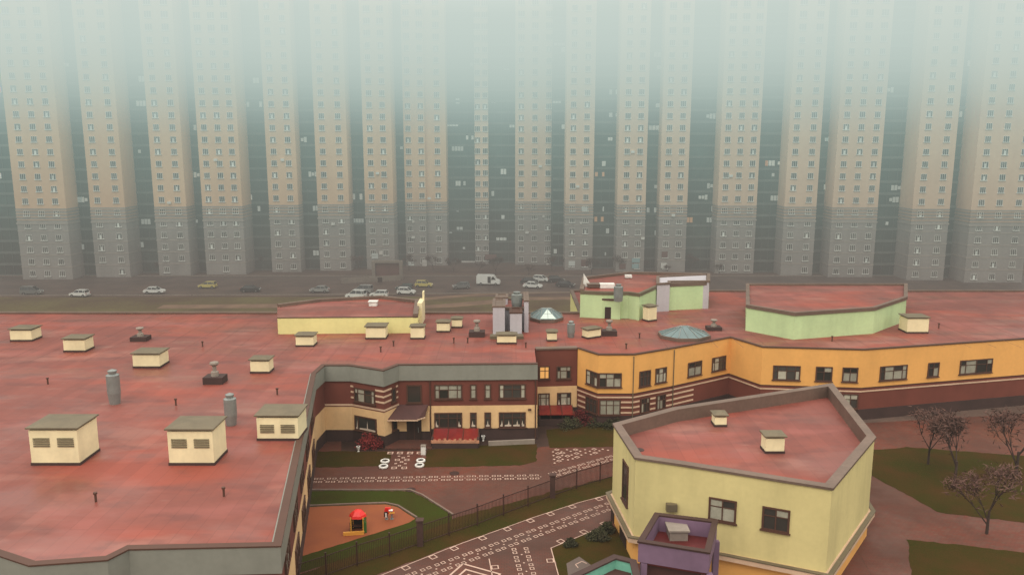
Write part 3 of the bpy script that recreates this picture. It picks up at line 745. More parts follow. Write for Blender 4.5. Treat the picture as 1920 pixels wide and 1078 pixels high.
# lilac stair block in the middle
Yb = G(950, 632, 7.47).y
def bx(px0, px1, y0, dy, z1): 
    a = VY(px0, 600, y0).x; b = VY(px1, 600, y0).x
    return [(a, y0), (b, y0), (b, y0+dy), (a, y0+dy)]
lb = block('rooftop_block', bx(924, 990, Yb+3.2, 5.5, 10.), 7.47, 9.9, 'lilac', 'lilac grey stair block in the middle of the roof', par=.2)
def sub(parent, pts, z0, z1, wm, name, cap='tin', cz=.12):
    mb = MB(); mb.prism(pts, z0, z1); o = mb.build(name, M[wm], parent)
    cc = MB(); cc.strip(pts, z1-.02, z1+cz, .07, .3, closed=True); cc.prism([(p[0], p[1]) for p in pts], z1-.01, z1+.03); cc.build('coping', M[cap], parent)
    return o
sub(lb, bx(924, 946.5, Yb+.1, 4.2, 0), 7.47, VY(935, 576, Yb).z, 'lilac', 'wall')
sub(lb, bx(956, 978.5, Yb+.5, 2.6, 0), 7.47, VY(965, 589, Yb).z, 'lilac', 'wall', 'frame')
sub(lb, bx(983, 991, Yb+2.2, 5.2, 0), 7.47, VY(986, 565, Yb+2.2).z, 'lilac', 'wall')
sub(lb, bx(930, 952, Yb+5.6, 2.2, 0), 9.9, 10.7, 'lilac', 'wall')
c = VY(969, 590, Yb+3.8); MB().lathe((c.x, c.y+.3, 9.9), [(.5, -.2), (.62, .6), (.62, 1.5), (.35, 1.6), (.42, 1.8)], 16).build('duct', M['metal'], lb)
MB().box((VY(950, 600, Yb-1).x, Yb-.4, 7.62), (3.6, 1.2, .35)).build('step', M['capbrown'], lb)
# green block
zg = 10.6
gp = U(zg, (1088, 547), (1130, 549), (1178, 549), (1199, 552), (1233, 537))+U(zg, (1330, 533), (1330, 517), (1180, 514), (1093, 524))
gb = block('rooftop_block', gp, 7.47, zg, 'green', 'light green block at the back of the roof', par=0)
mb = MB(); mb.strip(gp[:5], zg-.25, zg+.12, .08, .4); mb.build('coping', M['capbrown'], gb)
mb = MB(); mb.strip(gp[4:]+gp[:1], zg-.1, zg+.35, .08, .5); mb.build('coping', M['tin'], gb)
y1 = G(1150, 598, 7.47).y
a, b = VY(1130, 580, y1).x, VY(1173, 580, y1+.2).x
pp = [(a, gp[1][1]+.3), (a, y1+.35), (VY(1163, 580, y1-.4).x, y1-.3), (b, y1+1.2), (b, gp[2][1]+.3)]
mb = MB(); mb.prism(pp, 7.47, 9.75); mb.build('porch', M['green'], gb)
mb = MB(); mb.strip(pp, 9.7, 9.9, .08, .3); mb.prism(inset(pp, .1), 9.76, 9.8); mb.build('coping', M['darkroof'], gb)
for (px, Yd, hh) in ((1140, y1+.12, .95), (1186, gp[2][1]+.02, .95)):
    c = VY(px, 590, Yd); d_ = MB(); d_.box((c.x, Yd-.02, 7.47+hh*.75), (.78, .14, hh*1.5)); dd_ = d_.build('door', M['door'], gb)
# white-lilac walls right of the green block
zz = 10.9
lw = U(zz, (1232, 534), (1256, 533), (1256, 529.5), (1330, 529), (1330, 515), (1232, 520))
mb = MB(); mb.prism(lw, 7.47, zz); mb.build('side_wall', M['lilac'], gb)
mb = MB(); mb.strip(lw, zz, zz+.2, .1, .4, closed=True); mb.build('coping', M['tin'], gb)
c = G(1094, 538, zg); mb = MB(); mb.add([(c.x, c.y, zg), (c.x+1.1, c.y, zg), (c.x, c.y, zg+1.7), (c.x, c.y+.3, zg), (c.x+1.1, c.y+.3, zg), (c.x, c.y+.3, zg+1.7)], [(0, 1, 2), (5, 4, 3), (0, 3, 4, 1), (1, 4, 5, 2), (2, 5, 3, 0)]); mb.build('parapet_fin', M['white'], gb)
c = G(1139, 541, zg); MB().box((c.x, c.y+.5, zg+.3), (1.8, 1.2, .5)).build('air_unit', M['white'], gb)
c = G(1113, 540, zg); MB().box((c.x, c.y+.5, zg+.25), (1.4, 1.2, .35)).box((c.x, c.y+.5, zg+.45), (1.6, 1.4, .08)).build('hatch', M['tin'], gb)
c = G(1160, 556, zg); MB().lathe((c.x, c.y+.3, zg-.6), [(.5, 0), (.55, .5), (.55, 1.7), (.3, 1.8), (.35, 2.)], 14).build('duct', M['metal'], gb)
c = G(1178, 522, zg); MB().box((c.x, c.y, zg+.3), (.9, .6, .35)).build('hatch', M['white'], gb)
# second green block further along the orange wing
g2 = block('rooftop_block', U(10.2, (1400, 575), (1490, 590), (1640, 580), (1700, 560), (1700, 535), (1400, 535)), 7.47, 10.2, 'green', 'second light green block along the orange wing', par=.25)
for px, py in ((1545, 625), (1672, 605)):
    pass

# ------------------------------------------------------------------ NEAR YELLOW BUILDING (right)
zt = 7.5
N_ = thing('school_wing', 'near pale yellow building with a sunken red roof at the right', 'building', (14, 52, 0))
np_ = [G(*p, zt) for p in ((1263, 765), (1151, 795), (1192, 858), (1263, 868), (1560, 915), (1640, 820), (1560, 720))]
np_ = [(p.x, p.y) for p in np_]
# walking direction with outward on the right: back-left -> corner -> right  (counter-clockwise seen from above)
mb = MB(); mb.strip(np_, 1.95, 7.42, 0, .35, closed=True); tag(mb.build('wall', M['yellow2'], N_), 'pale yellow plastered upper walls')
mb = MB(); mb.strip(np_, -.1, 1.62, 0, .35, closed=True); tag(mb.build('wall', M['orange'], N_), 'orange ground storey')
mb = MB(); mb.strip(np_, 1.62, 1.95, .42, .8, closed=True); mb.build('cornice', M['stripe'], N_)
mb = MB(); mb.strip(np_, 1.952, 2.02, .46, .3, closed=True); mb.build('cornice', M['capbrown'], N_)
mb = MB(); mb.strip(np_, 7.40, 7.56, .10, .62, closed=True); mb.build('coping', M['tin'], N_)
mb = MB(); mb.strip(np_, 6.55, 7.40, -.30, .22, closed=True); mb.build('parapet', M['tin'], N_)
mb = MB(); mb.prism(inset(np_, .12), 6.2, 6.55); # roof deck
rn = mb.build('roof', M['roofred'], N_)
c = G(1199, 843, 6.56); MB().lathe((c.x, c.y, 6.56), [(.35, 0), (.3, .04), (.15, .06)], 14).build('drain', M['plinth'], rn)
for a, b, c_, d_ in ((1435, 1470, 850, 825), (1340, 1362, 800, 785)): shaft(a, b, c_, d_, zb=6.55, parent=rn)
A_, B_ = Vector((*np_[1], 0)), Vector((*np_[2], 0))
wall_window(N_, A_, B_, 1168.5, 1178, 3.2, 6.1, 'dark', zref=4.5, transom=0, divs=[], sill=True)
for px0, px1, z0, z1 in ((1163, 1175, 0, 1.45), (1147, 1152, 0, 1.3)):
    a = pt_at(A_, B_, px0, .8); b = pt_at(A_, B_, px1, .8); d_ = Vector((b[0]-a[0], b[1]-a[1]))
    mb = MB(); mb.box(((a[0]+b[0])/2, (a[1]+b[1])/2, (z0+z1)/2), (d_.length, .12, z1-z0), math.atan2(d_.y, d_.x)); mb.build('door', M['door'], N_)
A2, B2 = Vector((*np_[3], 0)), Vector((*np_[4], 0))
c = G(1256, 952, 3.9)
cc = on_wall(Vector((*np_[2], 0)), A2, 1258, 948); MB().box((cc.x, cc.y-.2, cc.z), (.7, .4, .5)).build('vent_hood', M['capbrown'], N_)
for a, b in ((1330, 1380), (1430, 1480)): wall_window(N_, A2, B2, a, b, 4.1, 5.6, 'mix', zref=5)
# violet annex in front
za = 5.2
vp = U(za, (1197, 1014), (1229, 961), (1345, 975), (1330, 1035))
vp = [vp[1], vp[0], vp[3], vp[2]]
mb = MB(); mb.strip(vp, 3.9, 5.12, 0, .3, closed=True); an = mb.build('annex', M['violet'], N_); tag(an, 'violet walled annex with sunken dark red roof')
mb = MB(); mb.strip(vp, 5.12, 5.22, .06, .36, closed=True); mb.build('coping', M['fence'], an)
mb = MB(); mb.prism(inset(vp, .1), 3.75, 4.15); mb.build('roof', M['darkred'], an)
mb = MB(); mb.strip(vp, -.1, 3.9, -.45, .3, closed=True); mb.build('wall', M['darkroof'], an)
for i in range(4): MB().box((vp[i][0]*.93+.07*12.5, vp[i][1]*.97+.03*45, 1.9), (.35, .35, 3.9)).build('column', M['violet'], an)
c = G(1262, 1010, 4.15); MB().box((c.x+.3, c.y+.3, 4.45), (1.1, 1.1, .6)).box((c.x+.3, c.y+.3, 4.8), (1.3, 1.3, .1)).build('vent_box', M['concrete'], an)
# teal pavilion
zp = 4.0
tp = U(zp, (1010, 1108), (1152, 1041), (1191, 1051), (1205, 1110))
y3 = min(p[1] for p in tp)-1
tp = [tp[0], (tp[0][0]+.8, y3), (tp[3][0], y3), tp[2], tp[1]]
PV = thing('play_pavilion', 'teal pavilion roof corner at the bottom edge of the yard', 'pavilion', (5, 42, 0))
mb = MB(); mb.strip(tp, 3.3, 3.95, 0, .25, closed=True); mb.build('parapet', M['teal'], PV)
mb = MB(); mb.strip(tp, 3.95, 4.05, .08, .42, closed=True); mb.build('coping', M['plinth'], PV)
mb = MB(); mb.prism(inset(tp, .1), 3.1, 3.32); mb.build('roof', M['darkroof'], PV)
for p in tp: MB().box((p[0]*.9+.1*5, p[1]*.98+.02*42, 1.55), (.25, .25, 3.1)).build('column', M['teal'], PV)

# ------------------------------------------------------------------ FENCE
fb = [(560, 1098), (612, 1081), (670, 1060), (731, 1042), (788, 1022), (842, 1003), (895, 985), (944, 966), (990, 949), (1036, 932), (1081, 916), (1125, 903), (1172, 889)]
FP = [G(*p) for p in fb]; FH = 1.55
FE = thing('fence', 'dark see-through railing fence with posts between playground and courtyard', 'fence', FP[6])
for i, p in enumerate(FP):
    mb = MB()
    if fb[i][0] in (788, 1036): mb.box((p.x, p.y, .95), (.42, .42, 1.9)).box((p.x, p.y, 1.94), (.55, .55, .1)); mb.build('pillar', M['pillar'], FE)
    else: mb.box((p.x, p.y, .85), (.09, .09, 1.7)).box((p.x, p.y, 1.72), (.12, .12, .05)); mb.build('post', M['fence'], FE)
for a, b in zip(FP[:-1], FP[1:]):
    mb = MB(); d = b-a; L_ = d.length; n = int(L_/.13); ang = math.atan2(d.y, d.x)
    for z in (.18, FH-.05): mb.box(((a.x+b.x)/2, (a.y+b.y)/2, z), (L_, .04, .05), ang)
    for k in range(1, n):
        p = a.lerp(b, k/n); mb.box((p.x, p.y, FH/2+.05), (.022, .022, FH-.15), ang)
    mb.build('panel', M['fence'], FE)

# ------------------------------------------------------------------ yard furniture
def planter(px, py, label):
    c = G(px, py); t = thing('planter', label, 'planter', c, 0, 'white round planters beside the entrance path')
    MB().lathe((c.x, c.y, 0), [(.36, 0), (.41, .04), (.42, .14), (.39, .19), (.29, .19), (.27, .15)], 22).build('bowl', M['white'], t, smooth=False)
    MB().lathe((c.x, c.y, .13), [(.28, 0), (.28, .02), (.18, .04)], 16).build('soil', M['soil'], t)
planter(722, 866, 'white round planter left of the entrance path, the farther of the left pair')
planter(719, 876, 'white round planter left of the entrance path, the nearer of the left pair')
planter(789, 865, 'white round planter right of the entrance path, the farther of the right pair')
planter(786.5, 874, 'white round planter right of the entrance path, the nearer of the right pair')
c = G(794, 851); t = thing('litter_bin', 'pale square box standing beside the white tile row by the entrance', 'bin', c)
MB().box((c.x, c.y, .4), (.42, .42, .8)).build('body', M['white'], t); MB().box((c.x, c.y, .83), (.48, .48, .06)).build('lid', M['concrete'], t)
for px, py, lb in ((672, 846, 'small white urn by the red canopy left of the entrance'), (906, 826, 'small white urn at the right end of the long red canopy')):
    c = G(px, py); t = thing('urn', lb, 'urn', c)
    MB().lathe((c.x, c.y, 0), [(.11, 0), (.07, .1), (.11, .2), (.19, .45), (.2, .5), (.14, .5)], 14).build('bowl', M['white'], t); MB().lathe((c.x, c.y, .47), [(.135, 0), (.11, .03)], 12).build('soil', M['soil'], t)
# playhouse
c = G(672, 994); t = thing('playhouse', 'small wooden playhouse with bright red hexagonal roof and green side panel', 'playhouse', c)
S = 1.0
mb = MB(); mb.lathe((c.x, c.y, 1.15), [(.66, 0), (.58, .18), (.32, .42), (.06, .5)], 6); mb.build('roof', M['redplastic'], t)
for sx, sy in ((-.45, -.4), (.45, -.4), (-.45, .4), (.45, .4)): MB().box((c.x+sx, c.y+sy, .6), (.08, .08, 1.2)).build('post', M['yellowplastic'], t)
MB().box((c.x+.52, c.y-.05, .55), (.07, .8, 1.1)).box((c.x+.58, c.y-.35, .42), (.2, .08, .84)).build('side_panel', M['greenplastic'], t)
MB().box((c.x, c.y+.4, .45), (.85, .05, .9)).box((c.x-.52, c.y, .4), (.05, .8, .8)).build('wall', M['door'], t)
MB().box((c.x-.2, c.y-.72, .14), (1.5, .10, .28), .12).build('border', M['yellowplastic'], t)
MB().box((c.x-.05, c.y+.1, .35), (.7, .3, .06)).build('seat', M['frame'], t)
# spring rocker toy
c = G(730, 973); t = thing('spring_rider', 'red spring rocker toy with white and yellow panels on the orange playground', 'play equipment', c)
MB().box((c.x, c.y, .62), (.7, .12, .34)).box((c.x-.1, c.y, .86), (.42, .14, .18)).build('side_panel', M['redplastic'], t)
MB().box((c.x-.22, c.y-.2, .5), (.28, .06, .4), .3).build('side_panel', M['fence'], t)
MB().box((c.x+.15, c.y-.1, .78), (.3, .22, .07)).box((c.x-.2, c.y-.25, .45), (.1, .05, .3)).build('seat', M['white'], t)
MB().box((c.x+.22, c.y-.16, .6), (.42, .06, .12), .2).build('footrest', M['yellowplastic'], t)
for dx in (-.2, .2): MB().rod((c.x+dx, c.y, .05), (c.x+dx, c.y, .46), .07, n=8).box((c.x+dx, c.y, .03), (.22, .22, .05)).build('spring', M['metal'], t)
c = G(786, 979); tag(MB().lathe((c.x, c.y, 0), [(.12, 0), (.14, .12), (.05, .2)], 10).build('ground_lamp', M['metal'], origin=c), 'tiny pale ground lamp at the lawn corner by the fence', 'lamp')

# ------------------------------------------------------------------ TOWERS
FL, Z0 = 2.53, 1.25
BASE = -.05
NF = 25
def win_mesh(w=1.22, h=1.15):
    mb = MB()
    mb.add([(-w/2, -.02, -h/2), (w/2, -.02, -h/2), (w/2, -.02, h/2), (-w/2, -.02, h/2)], [(0, 1, 2, 3)], 0)
    for x in (-w/2+.03, -w*.17, w*.17, w/2-.03): mb.box((x, -.04, 0), (.07, .07, h), 0, 1)
    mb.box((0, -.04, h/2), (w, .07, .06), 0, 1)
    mb.box((0, -.09, -h/2-.06), (w+.22, .2, .14), 0, 1)
    o = mb.build('window', [M['twin'], M['tsill']]); me = o.data; bpy.data.objects.remove(o); return me
def win_mesh2(w=1.22, h=1.15):
    mb = MB()
    mb.add([(-w/2, -.02, -h/2), (w/2, -.02, -h/2), (w/2, -.02, h/2), (-w/2, -.02, h/2)], [(0, 1, 2, 3)], 0)
    mb.add([(-w*.15, -.03, -h/2), (w*.15, -.03, -h/2), (w*.15, -.03, h*.2), (-w*.15, -.03, h*.2)], [(0, 1, 2, 3)], 2)
    for x in (-w/2+.03, -w*.17, w*.17, w/2-.03): mb.box((x, -.05, 0), (.06, .07, h), 0, 1)
    mb.box((0, -.04, h/2), (w, .07, .05), 0, 1)
    mb.box((0, -.09, -h/2-.06), (w+.22, .2, .14), 0, 1)
    o = mb.build('window', [M['twin'], M['tsill'], M['tpale']]); me = o.data; bpy.data.objects.remove(o); return me
WM = [win_mesh(), win_mesh2(), win_mesh(), win_mesh(), win_mesh()]
PALE = [(858, 190, 8, 9), (858, 279, 22, 8), (876, 257, 5, 10), (886, 257, 5, 10), (848, 234, 22, 6), (884, 123, 5, 9), (950, 129, 11, 5), (1049, 82, 20, 8), (1056, 94, 8, 8), (1056, 238, 7, 8), (1145, 173, 6, 9), (1157, 173, 6, 8),
        (1145, 216, 7, 8), (1157, 216, 6, 6), (1144, 261, 9, 6), (1226, 240, 20, 8), (1237, 244, 5, 15), (1236, 102, 20, 11), (1237, 127, 11, 7), (1240, 81, 8, 8), (663, 369, 7, 11), (677, 369, 6, 11), (672, 415, 21, 10), (859, 344, 10, 9), (871, 344, 5, 8),
        (924, 363, 6, 9), (944, 322, 11, 10), (943, 407, 7, 7), (862, 430, 12, 9), (1131, 392, 3, 9), (1139, 433, 7, 9), (1215, 394, 6, 9), (1229, 394, 7, 9), (1229, 437, 4, 10), (1041, 471, 7, 8), (1135, 476, 3, 6), (858, 395, 5, 4), (753, 276, 6, 8), (960, 237, 10, 5), (925, 191, 9, 4), (1132, 307, 8, 9), (1230, 350, 8, 6),
        (1044, 192, 16, 4), (1233, 198, 8, 7), (870, 465, 5, 4), (940, 448, 20, 5), (845, 436, 6, 3)]
LIT = [(1117, 411, 6, 9), (1129, 411, 6, 9), (1118, 327, 6, 8), (1131, 327, 5, 8)]
def tower(label, segs, name='apartment_tower'):
    """segs: (px0, px1, 'w' or 'l', Y, [window px], material)"""
    xs = [s[0] for s in segs]+[s[1] for s in segs]
    ym = sum(s[3] for s in segs)/len(segs); xm = VY((min(xs)+max(xs))/2, 400, ym).x
    T = thing(name, label, 'apartment tower', (xm, ym, 0))
    top = Z0+FL*(NF-1)+1.7
    zb0, zb1 = 11.9, 14.9
    wins = []
    core = MB()
    for si, (p0, p1, kind, Y, wp, mt) in enumerate(segs):
        a = VY(p0, 400, Y).x; b = VY(p1, 400, Y).x; cx = (a+b)/2; w = b-a; dep = 15.
        def facade(z0, z1, m, off=0., lab=None, nm='wall'):
            o = MB().box((cx, Y-off+dep/2, (z0+z1)/2), (w+off*2, dep, z1-z0)).build(nm, M[m], T)
            if lab: tag(o, lab)
            return o
        if kind == 'w':
            lowm = MB(); lowm.box((cx, Y+dep/2, (BASE-.2+zb0)/2), (w, dep, zb0-BASE+.2)); lo = lowm.build('wall', M['tgrey'], T); tag(lo, 'grey brown brick lower storeys')
            mb = MB()
            for k in range(1, 5):
                z = Z0+FL*k-1.15; mb.box((cx, Y+dep/2, z), (w+.10, dep+.10, .22))
            mb.box((cx, Y+dep/2, zb0-.1), (w+.24, dep+.24, .35)); mb.build('string_course', M['tline'], lo)
            facade(zb0+.08, zb1, 'tgrey')
            mb = MB()
            for k in range(4):
                z = zb0+.62+k*.66; mb.box((cx, Y+dep/2, z), (w+.10, dep+.08, .26))
            mb.build('string_course', M['tband'], T)
            facade(zb1, top, mt, 0, 'pale peach plastered upper storeys')
            MB().box((cx, Y+dep/2, top+.4), (w+.3, dep, .8)).build('parapet', M['tband'], T)
            for q in wp:
                x = VY(q, 400, Y).x
                for k in range(NF): wins.append((k, x, Y, Z0+FL*k))
        else:
            gl = MB(); gl.box((cx, Y+.35+dep/2, (BASE+top)/2), (w+.6, dep, top-BASE-.5)); g = gl.build('loggia_glazing', M['tglass'], T); tag(g, 'dark glazed loggia stack')
            sl = MB()
            for k in range(NF+1):
                z = Z0+FL*k-1.25; sl.box((cx, Y+.15+.4, z), (w+.02, .8, .55 if k % 1 == 0 else .3))
            n = max(2, int(w/1.5))
            for i in range(n+1): sl.box((a+w*i/n, Y+.27, top/2), (.07, .12, top))
            sl.build('floor_band', M['tslab'], g)
            for (qx, qy, qw, qh) in PALE+LIT:
                if p0-1 <= qx <= p1+1:
                    c = VY(qx, qy, Y+.3)
                    if not (BASE < c.z < top): continue
                    sc = Y/FPX
                    n2 = max(1, round(qw/6)); ww = qw*sc*1.0
                    m2 = MB()
                    for i in range(n2): m2.box((c.x-ww/2+ww*(i+.5)/n2, Y+.2, c.z), (ww/n2*.86, .1, qh*sc))
                    m2.build('pane', M['tlit'] if (qx, qy, qw, qh) in LIT else M['tpale'], g)
            if p1 < 657 or p0 > 1263:
                for _ in range(int(w*1.1)):
                    k = R.randrange(1, 18); x = a+R.random()*w*.9; m2 = MB()
                    for i in range(R.randrange(1, 4)):
                        if x+i*.7 < b-.3: m2.box((x+.3+i*.7, Y+.2, Z0+FL*k), (.58, .1, R.choice((.7, 1.1, 1.15))))
                    if m2.v: m2.build('pane', M['tlit' if R.random() < .08 else 'tpale'], g)
    wins.sort(key=lambda t: t[0])
    for i, (k, x, Y, z) in enumerate(wins):
        if i >= 100: break
        if k == 0 and R.random() < .25: continue
        me = WM[R.randrange(5)]
        o = bpy.data.objects.new('window', me); COL.objects.link(o); o.parent = T; o.location = Vector((x, Y, z))-WORLD[T.name]
    rest = wins[100:]
    if rest:
        mb = MB()
        for k, x, Y, z in rest:
            mb.box((x, Y-.0, z), (1.42, .05, 1.26), 0, 0); mb.box((x, Y-.07, z-.69), (1.64, .2, .14), 0, 1)
            for dx in (-.24, .24): mb.box((x+dx, Y-.03, z), (.07, .07, 1.26), 0, 1)
        o = mb.build('windows', [M['twin'], M['tsill']], T); o['kind'] = 'stuff'
    return T
T1 = tower('peach tower at the left with five window columns above the lilac cars, split by a narrow dark loggia', [(655, 685, 'l', 183.5, [], None), (685, 738, 'w', 181, [698, 722], 'tpeach2'), (738, 760, 'l', 187, [], None), (760, 799, 'w', 186, [768.5, 792], 'tpeach2'), (799, 838, 'w', 187, [822], 'tpeach2')])
T1['label'] = 'orange peach tower with five window columns behind the yellow car'
T2 = tower('tower in the middle with a narrow two window strip between two broad dark loggias', [(838, 891, 'l', 192, [], None), (891, 916, 'w', 189.5, [896.5, 910.5], 'tpeach'), (916, 966, 'l', 191.5, [], None), (966, 1036, 'w', 188, [977, 1002, 1027], 'tpeach')])
T3 = tower('peach tower behind the green rooftop block with two pairs of window columns', [(1036, 1060, 'l', 185.5, [], None), (1060, 1112, 'w', 180, [1073, 1098], 'tpeach'), (1112, 1157, 'l', 182, [], None), (1157, 1210, 'w', 177.5, [1173, 1197], 'tpeach')])
T4 = tower('peach tower at the right starting beside the blue shop sign, with lit lower panes', [(1210, 1236, 'l', 180.5, [], None), (1236, 1288, 'w', 177, [1250, 1274], 'tpeach'), (1288, 1345, 'l', 179.5, [], None), (1345, 1418, 'w', 175, [1358, 1382, 1406], 'tpeach')])
T4['label'] = 'peach tower to the right of the one with the pale blue sign'
T5 = tower('grey peach tower second from the right edge', [(1418, 1470, 'l', 176.5, [], None), (1470, 1530, 'w', 172, [1484, 1515], 'tpeach'), (1530, 1560, 'l', 174.5, [], None), (1560, 1645, 'w', 170, [1575, 1603, 1631], 'tpeach')])
T6 = tower('rightmost grey peach tower reaching the picture edge', [(1645, 1710, 'l', 171.5, [], None), (1710, 1780, 'w', 166, [1726, 1762], 'tpeach'), (1780, 1820, 'l', 168.5, [], None), (1820, 1930, 'w', 163, [1838, 1872, 1908], 'tpeach')])
T7 = tower('orange peach tower left of the yellow car, third from the left edge', [(455, 505, 'l', 179.5, [], None), (505, 560, 'w', 177, [519, 546], 'tpeach2'), (560, 596, 'l', 180.5, [], None), (596, 655, 'w', 179, [610, 640], 'tpeach2')])
T8 = tower('orange peach tower second from the left edge', [(235, 290, 'l', 175.5, [], None), (290, 350, 'w', 172, [305, 335], 'tpeach2'), (350, 380, 'l', 176.5, [], None), (380, 455, 'w', 173.5, [393, 418, 442], 'tpeach2')])
T9 = tower('leftmost orange peach tower reaching the picture edge', [(-20, 30, 'l', 171.5, [], None), (30, 125, 'w', 167, [50, 78, 106], 'tpeach2'), (125, 170, 'l', 171.5, [], None), (170, 235, 'w', 170, [185, 220], 'tpeach2')])

# air conditioner boxes fixed to the tower walls
for T, lst in ((T1, [(708, 325), (805, 372), (775, 445)]), (T2, [(988, 436), (1013, 312)]), (T3, [(1083, 350), (1186, 285), (1205, 447)]), (T4, [(1262, 404), (1370, 330)]), (T7, [(530, 300), (625, 420)]), (T8, [(318, 380), (405, 300)])):
    for px, py in lst:
        Y = {T1.name: 181 if px < 740 else 186, T2.name: 188, T3.name: 180 if px < 1120 else 177.5, T4.name: 177 if px < 1300 else 175, T7.name: 177 if px < 580 else 179, T8.name: 172 if px < 360 else 173.5}[T.name]
        c = VY(px, py, Y); MB().box((c.x, Y-.2, c.z), (.75, .35, .5)).build('air_conditioner', M['tsill'], T)
# ground floor doors, signs
def plate(T, px, py, w, h, Y, m, name, lab=None):
    c = VY(px, py, Y); s = Y/FPX
    o = MB().box((c.x, Y-.12, c.z), (w*s, .14, h*s)).build(name, M[m], T)
    if lab: tag(o, lab)
plate(T1, 703, 480, 12, 10, 181, 'tpale', 'sign'); plate(T1, 714.5, 474, 7, 7, 181, 'white', 'sign'); plate(T1, 771, 494, 11, 8, 186, 'tpale', 'sign')
plate(T1, 796, 494, 9, 14, 186, 'white', 'door'); plate(T1, 775, 416, 4, 4, 186, 'white', 'satellite_dish')
plate(T2, 1028.5, 491, 8, 14, 188, 'white', 'door'); plate(T2, 1019, 406, 4, 4, 188, 'white', 'satellite_dish'); plate(T2, 1026, 476, 12, 3, 188, 'tsill', 'door_canopy'); plate(T2, 1035, 493, 3, 12, 188, 'door', 'door')
plate(T3, 1072, 494, 12, 9, 180, 'tpale', 'sign'); plate(T3, 1096, 493, 13, 12, 180, 'rust', 'door'); plate(T3, 1089, 418, 4, 4, 180, 'white', 'satellite_dish'); plate(T3, 1096, 392, 11, 8, 180, 'tpale', 'window_box')
plate(T3, 1192, 488, 15, 8, 177.5, 'bluesign', 'sign', 'pale blue shop sign'); plate(T3, 1191, 499, 13, 8, 177.5, 'bluesign', 'shop_window'); plate(T3, 1167, 499, 12, 10, 177.5, 'rust', 'door')
plate(T4, 1246, 477, 11, 11, 177, 'rust', 'sign'); plate(T4, 1244, 498, 10, 10, 177, 'tsill', 'shop_window')
plate(T2, 878, 491, 26, 4, 191.8, 'tsill', 'door_canopy'); plate(T2, 920, 482, 22, 10, 189.2, 'rust', 'door_canopy') 
# parking ramp kiosk in front of the left tower
c = G(727, 524); t = thing('parking_ramp', 'pale framed underground parking entrance with rust red panel before the left tower', 'ramp entrance', c)
wl = 52*c.y/FPX; ht = 36*c.y/FPX
mb = MB()
for sx in (-1, 1): mb.box((c.x+sx*wl/2, c.y, ht/2), (.7, .9, ht))
mb.box((c.x, c.y, ht-.2), (wl-.7, .9, .5)); mb.build('frame', M['concrete'], t)
MB().box((c.x, c.y+.2, ht*.55), (wl-.7, .3, ht*.75)).build('panel', M['rust'], t)
a = G(640, 532); mb = MB(); mb.strip([(a.x, a.y), (c.x+wl/2, c.y-1.2)], 0, 1.1, 0, .3); mb.build('wall', M['concrete'], t)
k = G(714, 530); MB().box((k.x, k.y-1.0, .75), (.9, .2, 1.0)).build('opening', M['door'], t)

